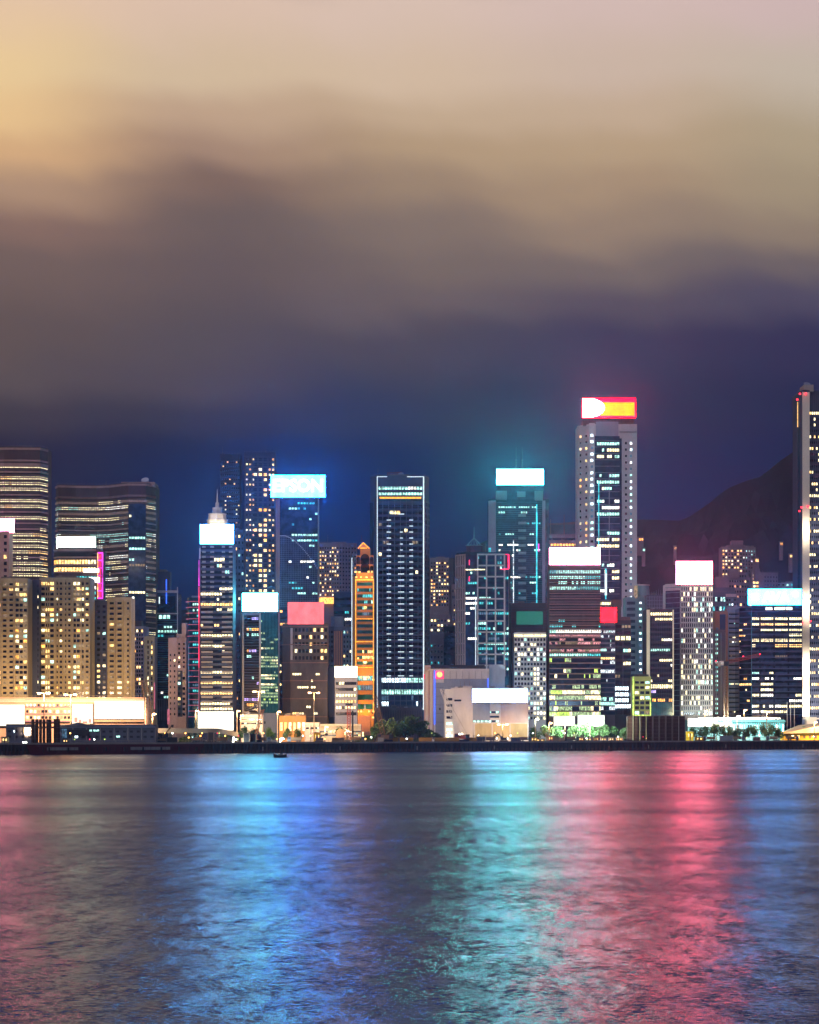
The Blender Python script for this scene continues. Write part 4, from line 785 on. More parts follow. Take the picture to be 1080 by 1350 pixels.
low('substation', 'windowless brown block glowing orange at its foot below the golden tower', 'small building', 473, 488, 946, 75, 'orange_wall', lambda b: b.grid(0, 962, 974, 1, 2, .5, .5, 1, 'warm', (0, .5)))
def shed(label, x0, x1, top, peak, lits, gabl=None):
    d = 26; b = Bld('warehouse', label, 'warehouse', [(x0,0),(x1,0)], top, d, 'slate', 16, roof='steel')
    b.ledges(0, top, top+1.2, 1, .5, 'grey_blue', off=.8)
    b.grid(0, top+3, 975, 2, max(4, int((x1-x0)/9)), .45, .4, .10, 'ice', gl='dark')
    n = max(3, int((x1-x0)/16)); b.fins(0, top+1, 976, n, .06, 'concrete', off=.4)
    for l0, l1, y, mt in lits: b.panel(0, (l0-x0)/(x1-x0), (l1-x0)/(x1-x0), y, y+2.3, mt, .3, 'lit_window')
    if gabl:
        g0, g1, gy = gabl; m = MB(); y0 = b.P[0].y-1; y1 = 16
        A_, B_, C_ = b.lx(g0), b.lx(g1), b.lx((g0+g1)/2); za, zc = b.z(top-.2), b.z(gy)
        m.poly([(A_,y0,za),(B_,y0,za),(C_,y0,zc)], 'slate'); m.quad((A_,y0,za),(C_,y0,zc),(C_,y1,zc),(A_,y1,za), 'steel'); m.quad((C_,y0,zc),(B_,y0,za),(B_,y1,za),(C_,y1,zc), 'steel'); m.poly([(A_,y1,za),(C_,y1,zc),(B_,y1,za)], 'slate'); m.build('gable_roof', b.root)
        m = MB(); m.box(b.lx(g0+10), b.lx(g1-8), y0, y0+1.2, b.z(970), b.z(962), 'dark'); m.box(b.lx(g0+3), b.lx(g0+9), y0+.2, y0+1.2, b.z(973), b.z(961), 'lit_dimblue'); m.build('gate_opening', b.root)
    b.done()
shed('dark blue grey warehouse left of the brown steel pipes', 8, 44, 957.5, 0, [(18,20,963,'lit_ice')])
shed('long dark warehouse with a shallow gable right of the brown pipes', 78, 205, 958, 0, [(117,121,962,'lit_cool'),(123,126,962,'lit_cool'),(127,130.5,962,'lit_cool'),(153.5,158,970,'lit_cool')], (79, 126, 952.5))
low('orange_shaft', 'narrow rust orange shaft standing against the front of the long dark warehouse', 'shaft', 163.5, 168.5, 958.5, 22, 'orange_wall', lambda b: b.fins(0, 959, 977, 2, .2, 'brown_dark'), depth=3)

# right hand pavilion with glowing canopy
b = Bld('pavilion', 'long low pavilion with a glaring white canopy and a green lit colonnade behind the trees', 'pavilion', [(907,0),(1034,0)], 951, 125, 'teal_pale', 26)
b.panel(0, 0, .45, 947, 958, 'lit_white', 5, 'lit_canopy'); b.hline(0, .10, .95, 947.2, 2.2, 'lit_white', 'canopy_light', 6)
b.grid(0, 955, 968, 1, 26, .6, .9, .95, 'cool', (.42, 1)); b.fins(0, 953, 968, 26, .3, 'line_teal', (.42, 1), off=.6, name='lit_columns')
b.panel(0, .3, 1, 949.5, 952, 'teal_wall', 7, 'canopy_edge')
for k in range(9):
    m = MB(); m.box(-1.4, 1.4, -.5, .1, -.7, .7, 'lit_white'); l = m.build('canopy_lamp', b.root); l.location = (b.lx(944+k*7.6), b.Y-b.org.y-8, b.z(947.5-k*.05))
b.done()
b = Bld('tent_hall', 'yellow lit hall with a sloping tent roof at the right edge of the photo', 'hall', [(1034,0),(1110,0)], 967, 40, 'yellow', 20)
m = MB(); y0 = b.P[0].y-3
m.hexa([(b.lx(1032),y0,b.z(967.5)),(b.lx(1110),y0,b.z(965)),(b.lx(1110),16,b.z(965)),(b.lx(1032),16,b.z(967.5)),(b.lx(1034),y0,b.z(966.3)),(b.lx(1110),y0,b.z(951)),(b.lx(1110),16,b.z(951)),(b.lx(1060),16,b.z(956))], 'tan'); m.build('tent_roof', b.root)
b.grid(0, 968, 975, 1, 10, .4, .6, .5, 'warm', gl='brown_dark'); b.done()
b = Bld('pylon', 'white tapering pylon block behind the yellow lit tent hall', 'pylon', [(1064,0),(1077,0)], 947.5, 70, 'white_wall', 10)
b.block(1061, 1080, 946.5, 948.5, 'white_wall', 'cap_slab', (-.1, 1.1)); b.done()
m = MB(); 
for px, lab in ((1038, 'leftmost of the three tall white flagpoles in front of the navy office tower'), (1042.5, 'middle of the three tall white flagpoles in front of the navy office tower'), (1047.5, 'rightmost of the three tall white flagpoles in front of the navy office tower')):
    Y = Q(px)+110; m = MB(); m.tube((0,0,0), (0,0,Z(927,Y)-G), .28, .14, 'white_wall', 8); m.box(-.6,.6,-.6,.6,0,.8,'concrete'); m.tube((0,0,Z(927,Y)-G), (0,0,Z(927,Y)-G+.4), .3, .3, 'white_wall', 8)
    o = m.build('flagpole'); o.location = (X(px,Y), Y, G); tag(o, lab, 'flagpole', 'white flagpoles by the pavilion')

# elevated road, lit orange
m = MB(); p0, p1 = (X(186,Q(186)+66), Q(186)+66), (X(332,Q(332)+66), Q(332)+66)
n = 16
for k in range(n):
    t0, t1 = k/n, (k+1)/n; za = lambda t: 11.2-3.5*max(0, t-.7)/.3
    q = [(p0[0]+(p1[0]-p0[0])*t, p0[1]+(p1[1]-p0[1])*t) for t in (t0, t1)]; z0, z1 = za(t0), za(t1)
    m.hexa([(q[0][0],q[0][1],z0-1.4),(q[1][0],q[1][1],z1-1.4),(q[1][0],q[1][1]+14,z1-1.4),(q[0][0],q[0][1]+14,z0-1.4),(q[0][0],q[0][1],z0),(q[1][0],q[1][1],z1),(q[1][0],q[1][1]+14,z1),(q[0][0],q[0][1]+14,z0)], 'concrete')
    m.hexa([(q[0][0],q[0][1]-.3,z0-1.4),(q[1][0],q[1][1]-.3,z1-1.4),(q[1][0],q[1][1],z1-1.4),(q[0][0],q[0][1],z0-1.4),(q[0][0],q[0][1]-.3,z0+1),(q[1][0],q[1][1]-.3,z1+1),(q[1][0],q[1][1],z1+1),(q[0][0],q[0][1],z0+1)], 'concrete')
    if k % 3 == 1: m.tube((q[0][0], q[0][1]+7, G), (q[0][0], q[0][1]+7, z0-1.4), .9, .9, 'concrete', 10)
structure('elevated_road', m)

# ================================================================== street lamps and floodlights
glow('lamp_orange', (1, .42, .08), 12, sample=False); glow('lamp_white', (.95, 1, .85), 16, sample=False)
def lamp(px, y, d, double, label, group, e=22000, kind='street_lamp', colr=(1, .60, .27), mat='lamp_orange', size=1.0, base=None, down=False):
    Y = Q(px)+d; h = Z(y, Y)-G; r = empty(kind, (X(px, Y), Y, G), label, 'street lamp' if kind == 'street_lamp' else 'floodlight', group)
    m = MB(); m.tube((0,0,0), (0,0,h), .28, .16, 'lamp_post', 8); m.tube((0,0,0), (0,0,.8), .45, .4, 'lamp_post', 8); m.build('pole', r)
    for sx in ((-1, 1) if double else (1,)):
        ex = sx*(2.2 if double else .9)
        m = MB(); m.tube((0,0,h-.3), (ex, 0, h), .12, .1, 'lamp_post', 6); a = m.build('arm', r)
        m = MB(); m.box(ex-.9*size, ex+.9*size, -.5, .5, h-.15, h+.2, 'lamp_post'); m.box(ex-.8*size, ex+.8*size, -.45, .45, h-.5*size, h-.15, mat); m.build('lamp_head', a)
        l = bpy.data.objects.new('lamp_light', bpy.data.lights.new('lamp_light', 'SPOT')); l.data.energy = e*2.2; l.data.spot_size = math.radians(165); l.data.spot_blend = .5; l.rotation_euler = (math.radians(97), 0, 0); l.data.color = colr; l.data.shadow_soft_size = .6; col.objects.link(l); l.parent = a; l.location = (ex, -1.4, h-1.0)
G1 = 'tall orange street lamps along the waterfront'; G2 = 'white floodlights on the quay'
for px, y, lab, e in ((58, 913.5, 'twin headed orange street lamp above the brown pipes, in front of the wide tan block', 60000), (93, 915.5, 'twin headed orange street lamp left of the squarish podium billboard', 60000), (341, 911.5, 'twin headed orange street lamp in front of the cyan signed tower', 30000), (414, 913, 'twin headed orange street lamp in front of the netted brown block', 34000), (663, 955, 'short twin orange lamp in front of the pale boxy hall', 7000)):
    lamp(px, y, 40 if px > 100 else 50, True, lab, G1, e)
for px, y, d, lab, e in ((428.5, 958, 20, 'short single orange lamp beside the small white building', 14000), (201, 941, 60, 'single orange lamp at the left end of the raised road', 22000), (258, 937, 80, 'single orange lamp left of the street level billboard under the spired tower', 22000), (312.5, 937, 80, 'higher of two close orange lamps right of the street level billboard', 18000), (317, 943, 70, 'lower of two close orange lamps right of the street level billboard', 12000), (366, 938, 70, 'single orange lamp between the green glass tower and the netted block', 20000), (724, 953, 40, 'single orange lamp among the green lit trees', 12000), (929.5, 937, 60, 'single orange lamp in front of the white gridded tower', 16000), (981, 936, 60, 'single orange lamp right of the tower crane', 16000), (1011, 938.5, 60, 'brightest single orange lamp before the navy office tower', 22000), (1074, 952, 28, 'single orange lamp over the yellow lit tent hall', 26000), (34, 962, 24, 'short orange lamp by the dark warehouse at the far left', 14000), (590, 966, 30, 'short orange lamp at the foot of the white stair block', 8000), (455, 962, 30, 'short orange lamp in front of the long grey shed', 9000)):
    lamp(px, y, d, False, lab, G1, e)
for px, y, d, lab, e in ((307, 974.5, 8, 'bright white floodlight low on the quay left of the small dark container', 9000), (369.5, 973.5, 8, 'bright white floodlight low on the quay right of the orange crane', 9000), (30, 978, 6, 'small white floodlight low on the quay at the far left', 3000), (896, 947, 22, 'white floodlight over the right end of the dark steel panels', 14000), (706, 948, 34, 'white floodlight at the left end of the green lit trees', 5000), (745, 949, 34, 'white floodlight above the middle of the green lit trees', 140000), (778, 948, 34, 'white floodlight above the right part of the green lit trees', 130000), (972, 944, 100, 'white floodlight on the pavilion canopy right of the tower crane', 60000), (945, 946, 100, 'white floodlight on the pavilion canopy left of the tower crane', 60000), (605.5, 967, 30, 'small greenish floodlight by the red crawler crane', 5000), (567, 968, 26, 'greenish site light behind the small trees by the grey white hall', 12000)):
    lamp(px, y, d, False, lab, G2, e, 'floodlight', (.80, 1, .85), 'lamp_white', 1.2)

sign(730, 758, 944, 957, Q(745)+92, (1.0, .72, .5), 'pale orange hoarding behind the green lit trees, left of a whiter hoarding', stand=966)
sign(762, 797, 943, 958, Q(780)+92, (1.9, 2, 1.7), 'glaring white hoarding behind the green lit trees', stand=966)

# ================================================================== trees
paint('leaf', (.035, .085, .025), rough=.6, var=.6, scale=.5); paint('leaf_pale', (.07, .13, .05), rough=.6, var=.6, scale=.5)
def crown_mesh(seed, mat, nleaf=1500):
    r = random.Random(seed); m = MB(); lob = [(Vector((r.uniform(-2.6,2.6), r.uniform(-2.6,2.6), r.uniform(3.6,8.2))), r.uniform(1.3,2.3)) for _ in range(11)]
    for _ in range(nleaf):
        c, rad = r.choice(lob); d = Vector((r.gauss(0,1), r.gauss(0,1), r.gauss(0,1))).normalized()*rad*r.uniform(.55,1.12)
        p = c+d; a = Vector((r.gauss(0,1), r.gauss(0,1), r.gauss(0,1))).normalized(); q = a.orthogonal().normalized(); s = r.uniform(.16,.36); u = a.cross(q)
        m.quad(p-q*s-u*s*.6, p+q*s-u*s*.6, p+q*s+u*s*.6, p-q*s+u*s*.6, mat)
    t = MB(); t.tube((0,0,-.3), (0,0,2.2), .38, .28, 'bark', 8); t.tube((0,0,2.2), (.2,.1,5.2), .28, .15, 'bark', 7)
    for c, rad in lob[:6]: t.tube((.05,0,2.0), tuple(c), .16, .05, 'bark', 5)
    return m, t
PROTO = []
for k in range(4):
    cm, tm = crown_mesh(40+k, 'leaf' if k % 2 else 'leaf_pale')
    PROTO.append((cm, tm))
TM = {}
def tree(px, top, wpx, d, label, group, k, base=978):
    Y = Q(px)+d; h = Z(top, Y)-G; sc = h/9.6; sw = wpx*Y/F/8.0
    r = empty('tree', (X(px, Y), Y, G), label, 'tree', group); r.scale = (sw, sw, sc); r.rotation_euler.z = R.uniform(0, 6.28)
    if k not in TM:
        a = PROTO[k][0].build('crown', r); b_ = PROTO[k][1].build('trunk', r); TM[k] = (a, b_)
    else:
        for o in TM[k]: c = o.copy(); col.objects.link(c); c.parent = r
GT = 'trees along the waterfront'
for i, (px, top, wpx, d, lab) in enumerate((
 (511, 947, 34, 30, 'leftmost big dark tree under the white outlined tower'), (533, 941, 44, 34, 'largest dark tree, in the middle under the white outlined tower'), (553, 949, 30, 30, 'right hand big dark tree beside the grey white hall'), (497, 957, 20, 28, 'small dark tree at the left of the big dark trees'),
 (565, 960, 18, 22, 'small dark tree right of the big dark trees'), (577, 965, 14, 20, 'small green lit tree at the foot of the white stair block'),
 (322, 957, 15, 40, 'round olive tree left of the orange crane'), (336, 960, 16, 40, 'yellowish tree directly behind the orange crane'), (296, 968, 13, 30, 'small dark bush tree left of the white floodlight'), (357, 958, 14, 46, 'dark tree right of the orange crane'), (379, 959, 12, 50, 'tree before the left end of the orange arcade'), (394, 960, 11, 50, 'tree before the right end of the orange arcade'), (447, 958, 10, 56, 'tree before the small pale office block'),
 (705, 958, 18, 48, 'leftmost of the green lit trees beside the pale boxy hall'), (721, 956, 20, 50, 'second green lit tree from the pale boxy hall'), (738, 957, 20, 48, 'third green lit tree from the pale boxy hall'), (757, 955, 22, 50, 'green lit tree under the pale orange hoarding'), (775, 951, 24, 48, 'tallest of the green lit trees'), (794, 955, 22, 50, 'dark green tree right of the tallest green lit tree'), (810, 957, 20, 48, 'dark tree left of the yellowish tree by the dark steel panels'), (822, 959, 14, 44, 'yellowish tree touching the left end of the dark steel panels'),
 (912, 957, 16, 60, 'dark green tree just right of the dark steel panels'), (927, 957, 18, 60, 'second dark green tree right of the dark steel panels'), (943, 953, 18, 62, 'pale green tree left of the tower crane foot'), (957, 955, 18, 62, 'pale tree at the foot of the tower crane'), (970, 959, 16, 58, 'orange lit tree right of the tower crane foot'), (983, 959, 15, 58, 'orange lit tree left of the dark tree before the green colonnade'), (996, 956, 15, 60, 'slim tree before the green colonnade'), (1013, 953, 20, 58, 'dark round tree before the green colonnade'), (1027, 958, 16, 56, 'dark tree left of the yellow tent hall'), (1063, 957, 14, 60, 'dark tree between the pylon and the green colonnade'))):
    tree(px, top, wpx, d, lab, GT, i % 4)
def hedge(x0, x1, top, d, label):
    m = MB(); Y = Q((x0+x1)/2)+d; n = int((x1-x0)*38); h = Z(top, Y)-G; cx = X((x0+x1)/2, Y); r = random.Random(int(x0))
    for _ in range(n):
        x = r.uniform(X(x0, Y), X(x1, Y))-cx; z = r.uniform(0, 1)**.7*h*(.75+.25*math.sin(x*.5)+.15*r.random()); p = Vector((x, r.uniform(-1.2, 1.2), z)); a = Vector((r.gauss(0,1), r.gauss(0,1), r.gauss(0,1))).normalized(); q = a.orthogonal().normalized()*.3; u = a.cross(q)*.7
        m.quad(p-q-u, p+q-u, p+q+u, p-q+u, 'leaf')
    for k in range(int((x1-x0)/4)): xx = X(x0+2+k*4, Y)-cx; m.tube((xx,0,0), (xx,0,h*.6), .1, .05, 'bark', 4)
    o = m.build('hedge'); o.location = (cx, Y, G); tag(o, label, 'hedge')
hedge(468, 492, 970, 24, 'low dark hedge right of the drilling rig'); hedge(126, 150, 954, 95, 'green planting strip under the longest white podium billboard'); hedge(236, 252, 970, 30, 'low bushes on the quay below the raised road'); hedge(545, 562, 972, 16, 'low dark hedge under the right hand big dark tree')

# ================================================================== works on the quay
def caisson(px, y, wpx, d, label, group, mat, flat):
    Y = Q(px)+d; h = Z(y, Y)-G; w_ = wpx*Y/F/2; m = MB()
    if flat:
        m.box(-w_, w_, 0, w_*1.2, 0, h, mat)
        for k in range(6): m.box(-w_, w_, -.12, 0, h*(k+.9)/6.5, h*(k+.9)/6.5+.2, 'brown_dark')
        for s in (-1, 1): m.box(s*w_-.15 if s > 0 else -w_-.05, s*w_+.05 if s > 0 else -w_+.15, -.25, 0, 0, h, 'steel')
    else:
        m.tube((0,w_,0), (0,w_,h), w_, w_, mat, 16)
        for k in range(4): m.tube((0,w_,h*(k+.8)/4.4), (0,w_,h*(k+.8)/4.4+.25), w_*1.05, w_*1.05, 'brown_dark', 16)
    o = m.build('sheet_pile_caisson' if flat else 'steel_pipe'); o.location = (X(px, Y), Y, G); tag(o, label, 'steel panel' if flat else 'steel pipe', group)
ords = ['leftmost', 'second', 'third', 'fourth', 'fifth', 'sixth', 'seventh', 'eighth', 'rightmost']
for k in range(9): caisson(830.5+8.62*k, 944.3-.15*(k % 2), 7.5, 12, ords[k]+' of the nine upright dark steel panels standing on the quay' if k in (0, 8) else ords[k]+' from the left of the nine upright dark steel panels on the quay', 'dark steel panels on the quay', 'rust', True)
for k, (px, w_) in enumerate(((43, 4.4), (48.4, 4.2), (53.2, 4.0), (57.8, 4.0), (64, 7), (74.5, 8.5))):
    caisson(px, 948.3 if k < 5 else 947.8, w_, 10, ['leftmost of the upright brown pipes', 'second of the upright brown pipes from the left', 'third of the upright brown pipes from the left', 'fourth of the upright brown pipes from the left', 'fifth and second widest of the upright brown pipes', 'widest and rightmost of the upright brown pipes'][k]+' beside the warehouse', 'upright brown pipes on the quay', 'rust', False)
def container(px, y, wpx, d, label, mat, group='containers on the quay', kind='shipping_container'):
    Y = Q(px)+d; h = max(2.4, Z(y, Y)-G); w_ = wpx*Y/F/2; m = MB(); m.box(-w_, w_, 0, 2.5, .15, h, mat)
    n = max(4, int(w_*3))
    for k in range(n): x = -w_+.2+(2*w_-.4)*k/(n-1); m.box(x-.1, x+.1, -.07, 0, .3, h-.2, mat)
    for x in (-w_, w_): m.box(x-.12, x+.12, -.12, 2.62, 0, h+.08, 'steel')
    r = m.build(kind); r.location = (X(px, Y), Y, G); tag(r, label, 'container', group)
for px, y, w_, lab, mt in ((518, 973.5, 14, 'yellow brown container nearest the crane foot under the big dark trees', 'crate_yellow'), (532, 973.5, 9, 'short yellow brown container under the largest dark tree', 'crate_yellow'), (541.5, 973.8, 7, 'smallest yellow brown container, left of two long ones', 'crate_yellow'), (561, 973.5, 17, 'long yellow brown container left of the white stair block', 'crate_yellow'), (581.5, 973.5, 17, 'long yellow brown container in front of the white stair block', 'crate_yellow'), (598, 973.5, 15, 'yellow brown container left of the red crawler crane', 'crate_yellow'), (620, 973, 17, 'yellow brown container right of the red crawler crane', 'crate_yellow'), (632, 971.5, 8, 'dark blue container left of the excavator', 'navy_wall'), (680, 974, 12, 'dark container right of the excavator', 'navy_wall'), (325, 966.5, 7.5, 'left of two tall dark stacked containers by the orange crane', 'dark'), (334, 967.5, 7, 'right of two tall dark stacked containers by the orange crane', 'dark'), (278, 965.5, 7.5, 'single tall dark container left of the small bush', 'dark'), (446, 973, 16, 'rust brown container beneath the drilling rig', 'crane_brown'), (958, 970, 17, 'dark flat topped container before the orange lit trees', 'slate'), (998, 973, 9, 'dark red container left of the tent hall', 'maroon'), (227, 972, 14, 'low dark container at the right end of the dark warehouse', 'dark'), (502, 974, 8, 'small white grey container left of the crane foot', 'concrete')):
    container(px, y, w_, 9, lab, mt)
def cabin(px, y, wpx, d, label, mat):
    Y = Q(px)+d; h = Z(y, Y)-G; w_ = wpx*Y/F/2; r = empty('site_cabin', (X(px, Y), Y, G), label, 'cabin', 'site cabins on the quay')
    m = MB(); m.box(-w_, w_, 0, 3, .2, h, mat); m.build('wall', r)
    m = MB(); m.box(-w_-.2, w_+.2, -.3, 3.3, h, h+.25, 'steel'); m.build('roof', r)
    for s in (-.5, .3): m = MB(); m.box(w_*s, w_*(s+.32), -.06, 0, h*.45, h*.78, 'lit_warm'); m.build('window', r)
    m = MB(); m.box(-w_*.12, w_*.14, -.07, 0, .2, h*.8, 'dark'); m.build('door', r)
for px, y, w_, lab, mt in ((704, 972.5, 9, 'yellow cabin at the left end of the cabin row', 'yellow'), (712, 974.5, 13, 'long low yellow cabin beside the first one', 'yellow'), (726, 970.5, 7, 'tall pinkish cabin left of the pointed post', 'orange_wall'), (766, 972.5, 7, 'orange cabin right of the pointed post', 'orange_wall'), (776, 973, 8, 'pale grey cabin amid the orange ones', 'concrete'), (786, 972.6, 7, 'orange cabin in the middle of the cabin row', 'orange_wall'), (796, 972.8, 8, 'salmon cabin third from the dark steel panels', 'pinkish'), (806, 973, 7, 'brown cabin second from the dark steel panels', 'brown_band'), (817, 973, 8, 'brown orange cabin next to the dark steel panels', 'orange_wall'), (910, 964.5, 10, 'bright yellow cabin just right of the dark steel panels', 'yellow'), (922, 972, 11, 'low yellow cabin beside the bright yellow one', 'yellow'), (86, 975, 8, 'small dark cabin before the warehouse gable', 'slate'), (418, 966, 9, 'yellow orange cabin at the foot of the small white building', 'yellow'), (6, 972, 9, 'pale concrete cabin at the left edge of the photo', 'tan')):
    cabin(px, y, w_, 14 if px != 910 else 16, lab, mt)
m = MB(); Y = Q(746)+8; m.tube((0,0,0), (0,0,Z(966, Y)-G), .9, .05, 'dark', 6); m.box(-1.2,1.2,-1.2,1.2,0,.5,'dark'); o = m.build('marker_post'); o.location = (X(746, Y), Y, G); tag(o, 'dark pointed post on the quay before the green lit trees', 'post')
# site fences
def fence(x0, x1, y, d, label, mat):
    Y = Q((x0+x1)/2)+d; h = Z(y, Y)-G; cx = X((x0+x1)/2, Y); w_ = (x1-x0)*Y/F/2; r = empty('site_fence', (cx, Y, G), label, 'fence', 'site fences on the quay')
    m = MB(); m.box(-w_, w_, -.04, .04, h*.25, h*.3, mat); m.box(-w_, w_, -.04, .04, h*.92, h, mat)
    for k in range(int(w_*2/.8)): x = -w_+k*.8; m.box(x-.04, x+.04, -.03, .03, 0, h, mat)
    m.build('mesh_panel', r)
    for k in range(max(2, int(w_/3))+1): x = -w_+2*w_*k/max(2, int(w_/3)); m = MB(); m.tube((x,.1,0), (x,.1,h+.3), .12, .12, mat, 6); m.build('post', r)
for x0, x1, y, lab in ((932, 1030, 972, 'long mesh fence before the trees and the pavilion'), (624, 656, 970, 'pale mesh fence left of the excavator in front of the boxy hall'), (100, 205, 976, 'low mesh fence along the foot of the long dark warehouse'), (240, 318, 976.5, 'low mesh fence below the raised road'), (350, 500, 976.5, 'longest low fence, from the white floodlight to the crane foot')):
    fence(x0, x1, y, 5, lab, 'steel')

# tiny site lamps and parked trucks
gl = [('lamp_orange', 5), ('lamp_white', 4), ('line_teal', 1), ('line_red', 1), ('lit_lime', 1)]
rr = random.Random(8); mcache = {}
for k in range(64):
    px = rr.uniform(2, 1078); d = rr.uniform(4, 34); Y = Q(px)+d; h = rr.choice([1.6, 2.4, 3.2, 4.5]); mt = rr.choice(['lamp_orange']*5+['lamp_white']*4+['line_teal', 'line_red', 'lit_lime'])
    r = empty('site_lamp', (X(px, Y), Y, G), 'tiny site lamp on a short pole, one of many dotted along the quay', 'site lamp', 'tiny site lamps dotted along the quay')
    if (h, mt) not in mcache:
        m = MB(); m.tube((0,0,0), (0,0,h), .07, .06, 'lamp_post', 5); a = m.build('pole', r); m = MB(); m.tube((0,-.1,h), (0,-.1,h+.5), .32, .24, mt, 8); b_ = m.build('lamp_head', r); mcache[(h, mt)] = (a, b_)
    else:
        for o in mcache[(h, mt)]: c = o.copy(); col.objects.link(c); c.parent = r
def truck(px, d, label, flip=1):
    Y = Q(px)+d; r = empty('parked_truck', (X(px, Y), Y, G), label, 'truck', 'trucks parked on the quay'); r.scale = (flip, 1, 1)
    m = MB(); m.hexa([(1.6,0,.7),(3.6,0,.7),(3.6,2.3,.7),(1.6,2.3,.7),(1.6,0,2.9),(3.2,0,2.9),(3.2,2.3,2.9),(1.6,2.3,2.9)], 'slate'); c = m.build('cab', r)
    m = MB(); m.box(2.1, 3.1, -.05, 0, 1.8, 2.6, 'glass_slate'); m.build('cab_window', c)
    m = MB(); m.box(-3.6, 1.4, 0, 2.4, 1.0, 1.3, 'dark'); m.hexa([(-3.5,.1,1.3),(1.2,.1,1.3),(1.2,2.3,1.3),(-3.5,2.3,1.3),(-3.8,-.1,2.7),(1.3,-.1,2.7),(1.3,2.5,2.7),(-3.8,2.5,2.7)], 'crane_brown'); m.build('tipper_bed', r)
    for x in (-2.8, -1.4, 2.5):
        m = MB(); m.tube((x,-.1,.5), (x,.3,.5), .5, .5, 'dark', 12); m.build('wheel', r); m = MB(); m.tube((x,2.0,.5), (x,2.4,.5), .5, .5, 'dark', 12); m.build('wheel', r)
    m = MB(); m.box(3.6, 3.68, .2, .5, 1.0, 1.25, 'lit_cream'); m.build('headlight', r)
for px, d, lab, fl in ((262, 8, 'dark tipper truck left of the single tall dark container', 1), (290, 10, 'dark tipper truck below the small dark bush tree', -1), (348, 9, 'dark tipper truck between the orange crane and the white floodlight', 1), (388, 9, 'dark tipper truck below the orange arcade', -1), (472, 8, 'dark tipper truck right of the drilling rig', 1), (644, 8, 'dark tipper truck just left of the excavator', -1), (693, 9, 'dark tipper truck left of the yellow cabins', 1), (756, 8, 'dark tipper truck right of the pointed post', 1), (935, 9, 'dark tipper truck beyond the low yellow cabin', -1), (975, 9, 'dark tipper truck right of the dark flat topped container', 1), (1018, 8, 'dark tipper truck under the dark round tree', -1), (1046, 8, 'dark tipper truck in front of the yellow tent hall', 1)):
    truck(px, d, lab, fl)

# crawler cranes
def crawler(px, d, tip, label, c1, c2, wd=2.2, cabl=None, hook=.35, body=True):
    Y = Q(px)+d; r = empty('crawler_crane', (X(px, Y), Y, G), label, 'crane', 'cranes on the waterfront'); s = 1.25
    if body:
        for sy in (-1, 1):
            m = MB(); y = sy*1.7*s; m.box(-2.6*s, 2.6*s, y-.4, y+.4, .15, 1.1*s, 'dark'); m.tube((-2.6*s,y-.4,.62*s), (-2.6*s,y+.4,.62*s), .6*s, .6*s, 'dark', 12); m.tube((2.6*s,y-.4,.62*s), (2.6*s,y+.4,.62*s), .6*s, .6*s, 'dark', 12); m.build('track', r)
        m = MB(); m.box(-2.6*s, 2.2*s, -1.4*s, 1.4*s, 1.3*s, 3.0*s, c2); m.box(1.6*s, 3.3*s, -1.5*s, 1.5*s, 1.5*s, 3.3*s, 'dark'); m.build('body', r)
        m = MB(); m.box(-3.2*s, -1.6*s, -1.9*s, -.5*s, 1.6*s, 3.6*s, c2); cb = m.build('cab', r); m = MB(); m.box(-3.05*s, -1.8*s, -1.95*s, -1.9*s, 2.3*s, 3.3*s, 'glass_slate'); m.build('cab_window', cb)
    T = Vector((X(tip[0], Y)-X(px, Y), 0, Z(tip[1], Y)-G)); B0 = Vector((-.8*s if T.x < 0 else .8*s, 0, 2.2*s))
    m = MB(); m.lattice(B0, T, wd, c1, 14, .17); m.build('boom', r)
    m = MB(); m.tube(T, (-B0.x*2.5, 0, 3.8*s), .07, .07, 'steel', 4); m.tube(T+Vector((0,.6,0)), (-B0.x*2.5, .6, 3.8*s), .07, .07, 'steel', 4); m.build('stay_cable', r)
    m = MB(); q = T+Vector((-1.2 if T.x < 0 else 1.2, 0, 0)); e = Vector((q.x, q.y, T.z*(1-hook))); m.tube(T, q, .2, .2, c1, 4); m.tube(q, e, .06, .06, 'steel', 4); m.box(e.x-.4, e.x+.4, -.3, .3, e.z-1.2, e.z, 'dark'); m.build('hook_block', r)
crawler(609, 14, (583, 909), 'red crawler crane with a pale lattice boom before the white stair block', 'beige', 'crane_red', 2.0)
crawler(508, 12, (494, 917), 'crawler crane with a brown boom rising past the foot of the golden tower', 'crane_brown', 'crane_brown', 2.2)
crawler(204, 84, (190, 897), 'dark tilted crane boom rising beside the longest podium billboard', 'crane_brown', 'dark', 2.6)
crawler(334, 16, (346, 936), 'orange crane with a short thick boom in front of the two tall dark containers', 'orange_wall', 'orange_wall', 1.3)
